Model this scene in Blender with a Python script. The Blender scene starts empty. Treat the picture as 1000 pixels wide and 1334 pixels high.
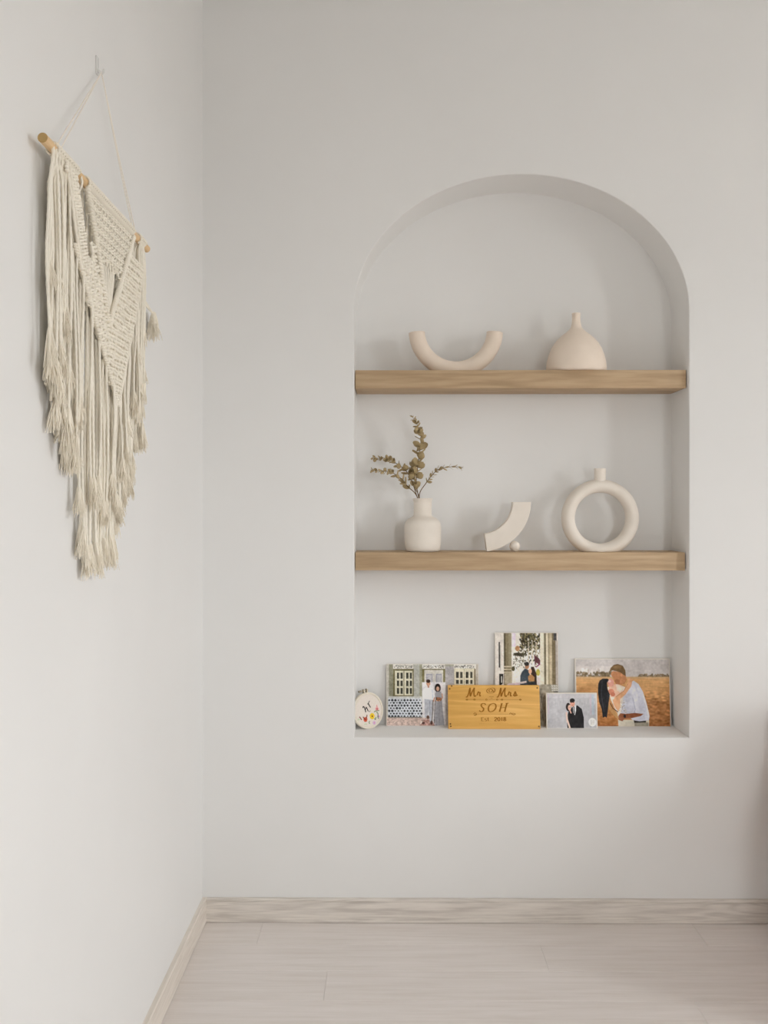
import bpy, bmesh, math, random
import numpy as np
from mathutils import Vector, Matrix

random.seed(7)
rng = np.random.default_rng(11)
R = math.radians
scene = bpy.context.scene
COL = scene.collection

# ------------------------------------------------------------------ camera
F = 1244.4            # focal length in pixels of the 1000 x 1334 frame
CX, VH = 497.3, 660.5  # principal point
YAW = R(0.40)
H = 1.214             # camera height
cam_d = bpy.data.cameras.new('camera')
cam = bpy.data.objects.new('camera', cam_d)
COL.objects.link(cam)
cam.location = (0, 0, H)
cam.rotation_euler = (R(90), 0, YAW)
cam_d.sensor_fit = 'HORIZONTAL'
cam_d.sensor_width = 36.0
cam_d.lens = 36.0 * F / 1000.0
cam_d.shift_x = (500 - CX) / 1000.0
cam_d.shift_y = (VH - 667) / 1000.0
cam_d.clip_start = 0.05
scene.camera = cam

# ------------------------------------------------------------------ room numbers (metres)
WALL_Y = 2.80         # face of the niche wall
LEFT_X = -0.5456      # face of the left wall
RIGHT_X = 3.40
FRONT_Y = -1.60       # wall behind the camera
CEIL = 2.75
# windows: (centre along wall, width, sill, head)
WINDOWS = ((0.63, 0.44, 0.80, 2.45), (1.98, 0.21, 0.80, 2.45))   # both in the right wall; the second is added to brighten the left wall
WIN_FILL = (1.55, 0.50, 0.95, 2.00)   # unseen, added in the wall behind the camera for ambient fill

# ------------------------------------------------------------------ world, daylight, exposure
world = bpy.data.worlds.new('world')
scene.world = world
world.use_nodes = True
WN, WL = world.node_tree.nodes, world.node_tree.links
bg = WN['Background']
wtc = WN.new('ShaderNodeTexCoord')
wsep = WN.new('ShaderNodeSeparateXYZ')
WL.new(wtc.outputs['Generated'], wsep.inputs[0])
wramp = WN.new('ShaderNodeMapRange')         # overcast sky above the horizon, darker ground below
wramp.inputs['From Min'].default_value = -0.03
wramp.inputs['From Max'].default_value = 0.03
WL.new(wsep.outputs['Z'], wramp.inputs['Value'])
wmix = WN.new('ShaderNodeMix')
wmix.data_type = 'RGBA'
wmix.inputs[6].default_value = (0.37, 0.37, 0.36, 1)
wmix.inputs[7].default_value = (0.955, 0.98, 1.0, 1)
WL.new(wramp.outputs['Result'], wmix.inputs[0])
WL.new(wmix.outputs[2], bg.inputs['Color'])
bg.inputs['Strength'].default_value = 27.0


def portal(name, loc, rot, sx, sy):
    d = bpy.data.lights.new(name, 'AREA')
    d.shape = 'RECTANGLE'
    d.size, d.size_y = sx, sy
    d.cycles.is_portal = True
    o = bpy.data.objects.new(name, d)
    COL.objects.link(o)
    o.location = loc
    o.rotation_euler = rot
    return o


for wc, ww, ws, wh in WINDOWS:
    portal('window_portal', (RIGHT_X + 0.10, wc, (ws + wh) / 2), (0, R(90), 0), wh - ws, ww)
portal('window_portal', (WIN_FILL[0], FRONT_Y - 0.10, (WIN_FILL[2] + WIN_FILL[3]) / 2), (R(90), 0, 0), WIN_FILL[1], WIN_FILL[3] - WIN_FILL[2])
scene.view_settings.view_transform = 'Standard'
scene.view_settings.look = 'None'
scene.view_settings.gamma = 1
scene.view_settings.use_curve_mapping = False
scene.view_settings.exposure = 0.0
scene.cycles.use_denoising = True
scene.cycles.max_bounces = 10
scene.cycles.diffuse_bounces = 7

# ------------------------------------------------------------------ pixel helpers (world point seen at a pixel, on a real plane)
CY_, SY_ = math.cos(YAW), math.sin(YAW)
DIR = Vector((-SY_, CY_, 0))
RGT = Vector((CY_, SY_, 0))


def ray(u, v):
    return DIR + RGT * ((u - CX) / F) + Vector((0, 0, (VH - v) / F))


def on_y(u, v, y):
    r = ray(u, v)
    return Vector((0, 0, H)) + r * (y / r.y)


def on_x(u, v, x):
    r = ray(u, v)
    return Vector((0, 0, H)) + r * (x / r.x)


# ------------------------------------------------------------------ material helpers
KLIT = 0.70


def lin(c):
    out = []
    for v in c:
        v /= 255.0
        out.append(v / 12.92 if v <= 0.04045 else ((v + 0.055) / 1.055) ** 2.4)
    return out


def alb(c, k=KLIT):
    """surface colour of a thing that reads as sRGB c in this light"""
    return tuple(min(0.92, x / k) for x in lin(c)) + (1.0,)


def new_mat(name, rough=0.6, spec=0.5):
    m = bpy.data.materials.new(name)
    m.use_nodes = True
    b = m.node_tree.nodes['Principled BSDF']
    b.inputs['Roughness'].default_value = rough
    b.inputs['Specular IOR Level'].default_value = spec
    return m, m.node_tree.nodes, m.node_tree.links, b


def add_bump(N, L, b, tex_out, strength, dist):
    bp = N.new('ShaderNodeBump')
    bp.inputs['Strength'].default_value = strength
    bp.inputs['Distance'].default_value = dist
    L.new(tex_out, bp.inputs['Height'])
    L.new(bp.outputs['Normal'], b.inputs['Normal'])


def noisy_mat(name, c1, c2, scale=40, rough=0.7, spec=0.3, bump=0.1, bdist=0.001, bscale=None, detail=4, lo=0.35, hi=0.65):
    m, N, L, b = new_mat(name, rough, spec)
    tc = N.new('ShaderNodeTexCoord')
    n = N.new('ShaderNodeTexNoise')
    n.inputs['Scale'].default_value = scale
    n.inputs['Detail'].default_value = detail
    L.new(tc.outputs['Object'], n.inputs['Vector'])
    r = N.new('ShaderNodeValToRGB')
    r.color_ramp.elements[0].position = lo
    r.color_ramp.elements[1].position = hi
    r.color_ramp.elements[0].color = c1
    r.color_ramp.elements[1].color = c2
    L.new(n.outputs['Fac'], r.inputs['Fac'])
    L.new(r.outputs['Color'], b.inputs['Base Color'])
    if bump:
        n2 = N.new('ShaderNodeTexNoise')
        n2.inputs['Scale'].default_value = bscale or scale * 4
        n2.inputs['Detail'].default_value = 3
        L.new(tc.outputs['Object'], n2.inputs['Vector'])
        add_bump(N, L, b, n2.outputs['Fac'], bump, bdist)
    return m


def wood_mat(name, dark, mid, light, axis='x', scale=6.0, rough=0.5, spec=0.35, vary=0.0, ring=0.35, bump=0.06):
    m, N, L, b = new_mat(name, rough, spec)
    tc = N.new('ShaderNodeTexCoord')
    oi = N.new('ShaderNodeObjectInfo')
    add = N.new('ShaderNodeVectorMath')
    add.operation = 'MULTIPLY_ADD'
    comb = N.new('ShaderNodeCombineXYZ')
    for s in ('X', 'Y', 'Z'):
        L.new(oi.outputs['Random'], comb.inputs[s])
    L.new(comb.outputs['Vector'], add.inputs[0])
    add.inputs[1].default_value = (17.0, 29.0, 41.0)
    L.new(tc.outputs['Object'], add.inputs[2])
    mp = N.new('ShaderNodeMapping')
    sc = {'x': (0.07, 1, 1), 'y': (1, 0.07, 1), 'z': (1, 1, 0.07)}[axis]
    mp.inputs['Scale'].default_value = sc
    L.new(add.outputs['Vector'], mp.inputs['Vector'])
    n = N.new('ShaderNodeTexNoise')
    n.inputs['Scale'].default_value = scale * 12
    n.inputs['Detail'].default_value = 6
    n.inputs['Roughness'].default_value = 0.6
    L.new(mp.outputs['Vector'], n.inputs['Vector'])
    n2 = N.new('ShaderNodeTexNoise')
    n2.inputs['Scale'].default_value = scale * 2.2
    n2.inputs['Detail'].default_value = 2
    n2.inputs['Distortion'].default_value = 0.6
    L.new(mp.outputs['Vector'], n2.inputs['Vector'])
    wv = N.new('ShaderNodeMath')           # growth rings: sine of a slow noise
    wv.operation = 'MULTIPLY'
    wv.inputs[1].default_value = 60.0
    L.new(n2.outputs['Fac'], wv.inputs[0])
    sn = N.new('ShaderNodeMath')
    sn.operation = 'SINE'
    L.new(wv.outputs[0], sn.inputs[0])
    ma = N.new('ShaderNodeMath')
    ma.operation = 'MULTIPLY_ADD'
    ma.inputs[1].default_value = ring * 0.25
    L.new(sn.outputs[0], ma.inputs[0])
    L.new(n.outputs['Fac'], ma.inputs[2])
    r = N.new('ShaderNodeValToRGB')
    r.color_ramp.elements[0].position = 0.28
    r.color_ramp.elements[1].position = 0.72
    r.color_ramp.elements[0].color = dark
    r.color_ramp.elements[1].color = light
    e = r.color_ramp.elements.new(0.5)
    e.color = mid
    L.new(ma.outputs[0], r.inputs['Fac'])
    src = r.outputs['Color']
    if vary:
        hsv = N.new('ShaderNodeHueSaturation')
        mr = N.new('ShaderNodeMapRange')
        mr.inputs['To Min'].default_value = 1 - vary
        mr.inputs['To Max'].default_value = 1 + vary
        L.new(oi.outputs['Random'], mr.inputs['Value'])
        L.new(mr.outputs['Result'], hsv.inputs['Value'])
        L.new(src, hsv.inputs['Color'])
        src = hsv.outputs['Color']
    L.new(src, b.inputs['Base Color'])
    if bump:
        add_bump(N, L, b, ma.outputs[0], bump, 0.001)
    return m


def plain(name, c, rough=0.5, spec=0.4, metal=0.0):
    m, N, L, b = new_mat(name, rough, spec)
    b.inputs['Base Color'].default_value = c
    b.inputs['Metallic'].default_value = metal
    return m


M = {}
M['paint'] = noisy_mat('wall_paint', (0.796, 0.791, 0.778, 1), (0.808, 0.803, 0.790, 1), scale=3, rough=0.75, spec=0.2, bump=0.05, bdist=0.0006, bscale=160)
M['ceil'] = noisy_mat('ceiling_paint', (0.80, 0.79, 0.77, 1), (0.82, 0.81, 0.79, 1), scale=3, rough=0.8, spec=0.2, bump=0.05, bdist=0.0006, bscale=160)
M['floor'] = wood_mat('pale_laminate', alb((187, 180, 175)), alb((193, 187, 183)), alb((198, 192, 189)), 'x', 5.0, 0.42, 0.4, vary=0.012, ring=0.15, bump=0.01)
M['sub'] = plain('subfloor', (0.25, 0.21, 0.18, 1), 0.9)
M['base_x'] = wood_mat('skirting_oak_x', alb((170, 163, 156)), alb((185, 179, 172)), alb((195, 189, 182)), 'x', 9.0, 0.5, 0.35, ring=0.45, bump=0.05)
M['base_y'] = wood_mat('skirting_oak_y', alb((186, 178, 169)), alb((194, 187, 178)), alb((200, 193, 185)), 'y', 9.0, 0.5, 0.35, ring=0.4, bump=0.05)
M['oak'] = wood_mat('shelf_oak', alb((144, 122, 95)), alb((159, 136, 108)), alb((169, 147, 119)), 'x', 6.0, 0.55, 0.3, ring=0.35, bump=0.04)
M['ceramic'] = noisy_mat('matt_ceramic', (0.795, 0.73, 0.65, 1), (0.82, 0.755, 0.675, 1), scale=25, rough=0.75, spec=0.25, bump=0.12, bdist=0.0005, bscale=350)
M['ceramic_warm'] = noisy_mat('matt_bisque', (0.825, 0.71, 0.60, 1), (0.85, 0.735, 0.625, 1), scale=25, rough=0.8, spec=0.2, bump=0.12, bdist=0.0005, bscale=350)
M['inside'] = plain('vase_inside', alb((150, 142, 130)), 0.9, 0.1)
M['leaf'] = noisy_mat('dried_leaf', alb((124, 108, 78)), alb((168, 151, 115)), scale=60, rough=0.8, spec=0.2, bump=0.1, bdist=0.0005)
M['stem'] = plain('dried_stem', alb((98, 80, 56)), 0.8, 0.2)
M['cord'] = noisy_mat('cotton_cord', (0.855, 0.80, 0.69, 1), (0.895, 0.845, 0.74, 1), scale=14, rough=0.95, spec=0.05, bump=0.35, bdist=0.0010, bscale=420)
M['fray'] = noisy_mat('frayed_cotton', (0.83, 0.765, 0.645, 1), (0.87, 0.81, 0.695, 1), scale=14, rough=0.95, spec=0.05, bump=0.25, bdist=0.001, bscale=600)
M['dowel'] = wood_mat('pine_dowel', alb((184, 154, 112), .75), alb((202, 173, 134), .75), alb((212, 186, 150), .75), 'y', 8.0, 0.6, 0.3, ring=0.4, bump=0.03)
M['dowel_end'] = plain('dowel_end_grain', alb((160, 134, 90), .75), 0.8, 0.1)
M['white_cord'] = plain('white_string', alb((210, 204, 194), .75), 0.9, 0.1)
M['board'] = plain('photo_board', alb((205, 200, 192)), 0.6, 0.3)
M['plaque'] = wood_mat('varnished_pine', alb((186, 140, 68)), alb((194, 149, 76)), alb((202, 159, 88)), 'x', 7.0, 0.45, 0.4, ring=0.6, bump=0.03)
M['burn'] = plain('burnt_engraving', alb((140, 94, 36)), 0.9, 0.05)
M['nail'] = plain('dark_nail', alb((95, 66, 30)), 0.6, 0.3)
M['hoop'] = wood_mat('bamboo_hoop', (0.76, 0.69, 0.57, 1), (0.81, 0.745, 0.63, 1), (0.84, 0.78, 0.67, 1), 'x', 12.0, 0.55, 0.3, bump=0.02)
M['linen'] = noisy_mat('linen', (0.81, 0.735, 0.66, 1), (0.85, 0.775, 0.70, 1), scale=200, rough=0.95, spec=0.05, bump=0.3, bdist=0.0004, bscale=900)
M['brass'] = plain('clamp_metal', (0.42, 0.37, 0.28, 1), 0.35, 0.5, 1.0)
for nm, c in {'thread_black': (38, 36, 36), 'thread_red': (186, 84, 62), 'thread_yellow': (226, 178, 48), 'thread_pink': (205, 138, 140),
              'thread_mauve': (190, 160, 190), 'thread_green': (110, 132, 98), 'thread_dark': (120, 62, 48), 'thread_sage': (178, 190, 160)}.items():
    M[nm] = plain(nm, alb(c), 0.9, 0.1)
M['leather'] = noisy_mat('tan_leather', (0.47, 0.23, 0.115, 1), (0.53, 0.27, 0.14, 1), scale=12, rough=0.5, spec=0.4, bump=0.15, bdist=0.001, bscale=220)
M['dark_leg'] = plain('dark_wood_leg', (0.06, 0.035, 0.02, 1), 0.4)
M['alu'] = plain('white_window_frame', (0.75, 0.75, 0.74, 1), 0.4)

m, N, L, b = new_mat('clear_plastic', 0.12, 0.5)
b.inputs['Base Color'].default_value = (0.86, 0.85, 0.83, 1)
b.inputs['Transmission Weight'].default_value = 0.12
b.inputs['IOR'].default_value = 1.3
M['clear'] = m
m, N, L, b = new_mat('window_glass', 0.0, 0.5)
tr = N.new('ShaderNodeBsdfTransparent')
gl = N.new('ShaderNodeBsdfGlossy')
gl.inputs['Roughness'].default_value = 0.0
mx = N.new('ShaderNodeMixShader')
mx.inputs['Fac'].default_value = 0.06
L.new(tr.outputs[0], mx.inputs[1])
L.new(gl.outputs[0], mx.inputs[2])
L.new(mx.outputs[0], N['Material Output'].inputs['Surface'])
M['glass'] = m
m, N, L, b = new_mat('photo_print', 0.35, 0.15)
at = N.new('ShaderNodeAttribute')
at.attribute_name = 'ink'
L.new(at.outputs['Color'], b.inputs['Base Color'])
M['print'] = m


# ------------------------------------------------------------------ object helpers
def mesh_from(name, verts, faces, mat, smooth=True, angle=40):
    me = bpy.data.meshes.new(name)
    me.from_pydata([tuple(v) for v in verts], [], faces)
    bm = bmesh.new()
    bm.from_mesh(me)
    bmesh.ops.recalc_face_normals(bm, faces=bm.faces)
    bm.to_mesh(me)
    bm.free()
    me.materials.append(mat)
    if smooth:
        me.polygons.foreach_set('use_smooth', [True] * len(me.polygons))
        me.set_sharp_from_angle(angle=R(angle))
    me.update()
    return me


def link(name, me, parent=None, loc=(0, 0, 0), rot=(0, 0, 0)):
    o = bpy.data.objects.new(name, me)
    COL.objects.link(o)
    o.location = loc
    o.rotation_euler = rot
    o.parent = parent
    return o


def obj(name, geo, mat, parent=None, loc=(0, 0, 0), rot=(0, 0, 0), smooth=True, angle=40):
    return link(name, mesh_from(name, geo[0], geo[1], mat, smooth, angle), parent, loc, rot)


def thing(name, label, cat, loc, rot=(0, 0, 0), group=None):
    o = link(name, None, None, loc, rot)
    o.empty_display_size = 0.05
    return tag(o, label, cat, group)


def tag(o, label, cat, group=None):
    o['label'] = label
    o['category'] = cat
    if group:
        o['group'] = group
    return o


def struct(o):
    o['kind'] = 'structure'
    return o


def merge(*geos):
    V, Fc = [], []
    for g in geos:
        k = len(V)
        V += list(g[0])
        Fc += [tuple(i + k for i in f) for f in g[1]]
    return V, Fc


def moved(g, mat):
    return [mat @ Vector(v) for v in g[0]], g[1]


def box(x0, x1, y0, y1, z0, z1, bev=0.0, seg=2):
    bm = bmesh.new()
    bmesh.ops.create_cube(bm, size=1)
    for v in bm.verts:
        v.co = Vector(((x0 + x1) / 2 + v.co.x * (x1 - x0), (y0 + y1) / 2 + v.co.y * (y1 - y0), (z0 + z1) / 2 + v.co.z * (z1 - z0)))
    if bev:
        bmesh.ops.bevel(bm, geom=list(bm.edges), offset=bev, segments=seg, affect='EDGES', profile=0.5)
    bm.verts.index_update()
    g = [v.co.copy() for v in bm.verts], [tuple(v.index for v in f.verts) for f in bm.faces]
    bm.free()
    return g


def lathe(prof, seg=64, cap_bottom=True, cap_top=False):
    V, Fc = [], []
    for r, z in prof:
        for k in range(seg):
            a = 2 * math.pi * k / seg
            V.append(Vector((r * math.cos(a), r * math.sin(a), z)))
    for i in range(len(prof) - 1):
        for k in range(seg):
            k2 = (k + 1) % seg
            Fc.append((i * seg + k, i * seg + k2, (i + 1) * seg + k2, (i + 1) * seg + k))
    if cap_bottom:
        Fc.append(tuple(range(seg - 1, -1, -1)))
    if cap_top:
        o = (len(prof) - 1) * seg
        Fc.append(tuple(range(o, o + seg)))
    return V, Fc


def smooth_path(pts, n):
    """Catmull-Rom through the points, n samples"""
    P = [Vector(p) for p in pts]
    P = [P[0] * 2 - P[1]] + P + [P[-1] * 2 - P[-2]]
    k = len(P) - 3
    out = []
    for j in range(n):
        t = j / (n - 1) * k
        i = min(int(t), k - 1)
        t -= i
        a, b_, c, d = P[i:i + 4]
        out.append(0.5 * ((2 * b_) + (c - a) * t + (2 * a - 5 * b_ + 4 * c - d) * t * t + (3 * b_ - a - 3 * c + d) * t ** 3))
    return out


def tube(path, rad, sides=8, cap=True, ply=0, twist=0.0, plyd=0.12, flat=None):
    """tube along a path; rad number or function of 0..1; ply > 0 gives a laid rope"""
    n = len(path)
    V, Fc = [], []
    up = None
    run = 0.0
    for i in range(n):
        t = (path[min(i + 1, n - 1)] - path[max(i - 1, 0)]).normalized()
        if up is None:
            up = Vector((1, 0, 0)) if abs(t.x) < 0.8 else Vector((0, 1, 0))
        up = (up - t * up.dot(t)).normalized()
        sd = t.cross(up)
        if i:
            run += (path[i] - path[i - 1]).length
        r = rad(i / (n - 1)) if callable(rad) else rad
        for k in range(sides):
            a = 2 * math.pi * k / sides
            rr = r
            if ply:
                rr = r * (1 + plyd * math.cos(ply * a - twist * run))
            V.append(path[i] + up * (rr * math.cos(a)) + sd * (rr * math.sin(a)))
    for i in range(n - 1):
        for k in range(sides):
            k2 = (k + 1) % sides
            Fc.append((i * sides + k, i * sides + k2, (i + 1) * sides + k2, (i + 1) * sides + k))
    if cap:
        Fc.append(tuple(range(sides - 1, -1, -1)))
        Fc.append(tuple(range((n - 1) * sides, n * sides)))
    return V, Fc


def blob(c, rx, ry, rz, rot=None, nu=10, nv=6):
    V, Fc = [], []
    c = Vector(c)
    for i in range(nv + 1):
        p = math.pi * i / nv
        for k in range(nu):
            a = 2 * math.pi * k / nu
            v = Vector((rx * math.sin(p) * math.cos(a), ry * math.sin(p) * math.sin(a), rz * math.cos(p)))
            V.append(c + (rot @ v if rot else v))
    for i in range(nv):
        for k in range(nu):
            k2 = (k + 1) % nu
            q = (i * nu + k, i * nu + k2, (i + 1) * nu + k2, (i + 1) * nu + k)
            if i == 0:
                Fc.append((q[0], q[2], q[3]))
            elif i == nv - 1:
                Fc.append((q[0], q[1], q[2]))
            else:
                Fc.append(q)
    return V, Fc


# ------------------------------------------------------------------ room shell
NICHE_D = 0.168
pL, pR = on_y(461.3, 600, WALL_Y), on_y(897.2, 600, WALL_Y)
NX = (pL.x + pR.x) / 2
NA = (pR.x - pL.x) / 2
SILL = on_y(680, 960.8, WALL_Y).z
TOP = on_y(680, 226.8, WALL_Y).z
SPRING = on_y(680, 405.6, WALL_Y).z
NB = TOP - SPRING


def arch(o, y, nseg=72, nside=14, nbot=10):
    """niche outline grown by o, at depth y, counter-clockwise from lower right"""
    a, b_, s = NA + o, NB + o, SILL - o
    pts = []
    for k in range(nside):
        pts.append((NX + a, s + (SPRING - s) * k / nside))
    for k in range(nseg + 1):
        t = math.pi * k / nseg
        pts.append((NX + a * math.cos(t), SPRING + b_ * math.sin(t)))
    for k in range(nside - 1, -1, -1):
        pts.append((NX - a, s + (SPRING - s) * k / nside))
    for k in range(1, nbot):
        pts.append((NX - a + 2 * a * k / nbot, s))
    return [Vector((x, y, z)) for x, z in pts]


def build_back_wall():
    bm = bmesh.new()
    r = 0.004
    rings = []
    for k in range(5):
        t = math.pi / 2 * k / 4
        rings.append(arch(r * (1 - math.sin(t)), WALL_Y + r * (1 - math.cos(t))))
    rings.append(arch(0, WALL_Y + NICHE_D - 0.003))
    rings.append(arch(-0.001, WALL_Y + NICHE_D - 0.001))
    rings.append(arch(-0.003, WALL_Y + NICHE_D))
    RV = [[bm.verts.new(p) for p in rg] for rg in rings]
    n = len(RV[0])
    for i in range(len(RV) - 1):
        for k in range(n):
            bm.faces.new((RV[i][k], RV[i][(k + 1) % n], RV[i + 1][(k + 1) % n], RV[i + 1][k]))
    bm.faces.new(RV[-1])
    cs = [bm.verts.new(p) for p in ((LEFT_X - 0.1, WALL_Y, -0.02), (RIGHT_X + 0.1, WALL_Y, -0.02), (RIGHT_X + 0.1, WALL_Y, CEIL + 0.02), (LEFT_X - 0.1, WALL_Y, CEIL + 0.02))]
    es = [bm.edges.new((cs[i], cs[(i + 1) % 4])) for i in range(4)]
    for k in range(n):
        es.append(bm.edges.get((RV[0][k], RV[0][(k + 1) % n])))
    bmesh.ops.triangle_fill(bm, edges=es, use_beauty=True)
    bk = [bm.verts.new(v.co + Vector((0, 0.30, 0))) for v in cs]
    bm.faces.new(bk)
    for i in range(4):
        bm.faces.new((cs[i], cs[(i + 1) % 4], bk[(i + 1) % 4], bk[i]))
    bmesh.ops.recalc_face_normals(bm, faces=bm.faces)
    me = bpy.data.meshes.new('wall_back')
    bm.to_mesh(me)
    bm.free()
    me.materials.append(M['paint'])
    me.polygons.foreach_set('use_smooth', [True] * len(me.polygons))
    me.set_sharp_from_angle(angle=R(30))
    return struct(link('wall_back', me))


wall_back = build_back_wall()
struct(obj('wall_left', box(LEFT_X - 0.12, LEFT_X, FRONT_Y - 0.1, WALL_Y + 0.3, -0.02, CEIL + 0.02), M['paint'], smooth=False))
struct(obj('ceiling', box(LEFT_X - 0.1, RIGHT_X + 0.1, FRONT_Y - 0.1, WALL_Y + 0.3, CEIL, CEIL + 0.1), M['ceil'], smooth=False))

# right wall with its window openings, wall behind the camera with the added fill window
ys = [FRONT_Y - 0.1]
for wc, ww, ws, wh in WINDOWS:
    ys += [wc - ww / 2, wc + ww / 2]
ys.append(WALL_Y + 0.3)
gs = [box(RIGHT_X, RIGHT_X + 0.12, ys[i], ys[i + 1], -0.02, CEIL + 0.02) for i in range(0, len(ys), 2)]
for wc, ww, ws, wh in WINDOWS:
    gs += [box(RIGHT_X, RIGHT_X + 0.12, wc - ww / 2, wc + ww / 2, -0.02, ws), box(RIGHT_X, RIGHT_X + 0.12, wc - ww / 2, wc + ww / 2, wh, CEIL + 0.02)]
struct(obj('wall_right', merge(*gs), M['paint'], smooth=False))
for k, (wc, ww, ws, wh) in enumerate(WINDOWS):  # the second one is an added opening, extra light for the left wall
    x0, x1 = RIGHT_X + 0.03, RIGHT_X + 0.08
    w1 = struct(obj('window_%d' % (k + 1), merge(
        box(x0, x1, wc - ww / 2, wc - ww / 2 + 0.035, ws, wh), box(x0, x1, wc + ww / 2 - 0.035, wc + ww / 2, ws, wh),
        box(x0, x1, wc - ww / 2, wc + ww / 2, ws, ws + 0.035), box(x0, x1, wc - ww / 2, wc + ww / 2, wh - 0.035, wh)), M['alu'], smooth=False))
    obj('pane', box(RIGHT_X + 0.05, RIGHT_X + 0.056, wc - ww / 2 + 0.03, wc + ww / 2 - 0.03, ws + 0.03, wh - 0.03), M['glass'], w1, smooth=False)
wc, ww, ws, wh = WIN_FILL
y0, y1 = FRONT_Y - 0.12, FRONT_Y
struct(obj('wall_front', merge(box(LEFT_X - 0.1, wc - ww / 2, y0, y1, -0.02, CEIL + 0.02), box(wc + ww / 2, RIGHT_X + 0.1, y0, y1, -0.02, CEIL + 0.02),
                               box(wc - ww / 2, wc + ww / 2, y0, y1, -0.02, ws), box(wc - ww / 2, wc + ww / 2, y0, y1, wh, CEIL + 0.02)), M['paint'], smooth=False))
y0, y1 = FRONT_Y - 0.08, FRONT_Y - 0.03
w3 = struct(obj('window_3', merge(box(wc - ww / 2, wc - ww / 2 + 0.035, y0, y1, ws, wh), box(wc + ww / 2 - 0.035, wc + ww / 2, y0, y1, ws, wh),
                                  box(wc - ww / 2, wc + ww / 2, y0, y1, ws, ws + 0.035), box(wc - ww / 2, wc + ww / 2, y0, y1, wh - 0.035, wh)), M['alu'], smooth=False))
obj('pane', box(wc - ww / 2 + 0.03, wc + ww / 2 - 0.03, FRONT_Y - 0.056, FRONT_Y - 0.05, ws + 0.03, wh - 0.03), M['glass'], w3, smooth=False)

# floor: laminate planks along x, each its own piece
floor = struct(obj('floor', box(LEFT_X - 0.1, RIGHT_X + 0.1, FRONT_Y - 0.1, WALL_Y + 0.3, -0.08, -0.009), M['sub'], smooth=False))
PW, PL, GAP = 0.150, 1.25, 0.0004
plank_cache = {}
fixed_seams = {0: -0.367, 1: 0.42, 2: -0.16, 3: 0.75}
row = 0
y1 = WALL_Y
while y1 > FRONT_Y:
    y0 = max(y1 - PW, FRONT_Y)
    seam = fixed_seams.get(row, LEFT_X + random.uniform(0.15, PL))
    xs = [LEFT_X, seam]
    while xs[-1] + PL < RIGHT_X:
        xs.append(xs[-1] + PL)
    xs.append(RIGHT_X)
    for xa, xb in zip(xs[:-1], xs[1:]):
        key = (round(xb - xa, 3), round(y1 - y0, 3))
        if key not in plank_cache:
            lx, ly = key
            plank_cache[key] = mesh_from('plank', *box(GAP, lx - GAP, GAP, ly - GAP, -0.009, 0.0, 0.0007, 1), M['floor'], False)
        link('plank', plank_cache[key], floor, (xa, y0, 0))
    y1 -= PW
    row += 1

# skirting boards
BH, BT = 0.069, 0.013
prof = [(0, 0.0), (BT - 0.003, 0.0), (BT - 0.003, 0.0015), (BT, 0.0015), (BT, BH - 0.0085), (BT - 0.002, BH - 0.0080), (BT - 0.002, BH - 0.0062), (BT, BH - 0.0057), (BT, BH - 0.002), (BT - 0.002, BH), (0, BH)]


def extrude_prof(prof, a, b_, place):
    n = len(prof)
    V = [place(d, z, a) for d, z in prof] + [place(d, z, b_) for d, z in prof]
    Fc = [(i, (i + 1) % n, n + (i + 1) % n, n + i) for i in range(n)] + [tuple(range(n)), tuple(range(2 * n - 1, n - 1, -1))]
    return V, Fc


struct(obj('baseboard_back', extrude_prof(prof, LEFT_X + BT, RIGHT_X, lambda d, z, t: Vector((t, WALL_Y - d, z))), M['base_x'], smooth=False))
struct(obj('baseboard_left', extrude_prof(prof, FRONT_Y, WALL_Y, lambda d, z, t: Vector((LEFT_X + d, t, z))), M['base_y'], smooth=False))
struct(obj('baseboard_right', extrude_prof(prof, FRONT_Y, WALL_Y - BT, lambda d, z, t: Vector((RIGHT_X - d, t, z))), M['base_y'], smooth=False))

# ------------------------------------------------------------------ oak shelves
BACK = WALL_Y + NICHE_D
SH_T = 0.0535


def shelf(front_y, v_top, label):
    zt = on_y(680, v_top, front_y).z
    x0, x1 = NX - NA + 0.002, NX + NA - 0.0035
    o = obj('floating_shelf', box(x0, x1, front_y, BACK - 0.001, -SH_T, 0, 0.0015, 2), M['oak'], None, (0, 0, zt))
    tag(o, label, 'shelf', 'oak shelves in the arched niche')
    return zt


Z_UP = shelf(WALL_Y + 0.017, 482.0, 'thick oak shelf in the arched niche carrying the curved tube vase and narrow-necked bottle')
Z_LO = shelf(WALL_Y + 0.026, 719.6, 'thick oak shelf in the arched niche carrying the ring vase and the eucalyptus vase')

# ------------------------------------------------------------------ upper shelf: tube vase
PX = WALL_Y / F
yv = WALL_Y + 0.095
S_UP = yv / F


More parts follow.
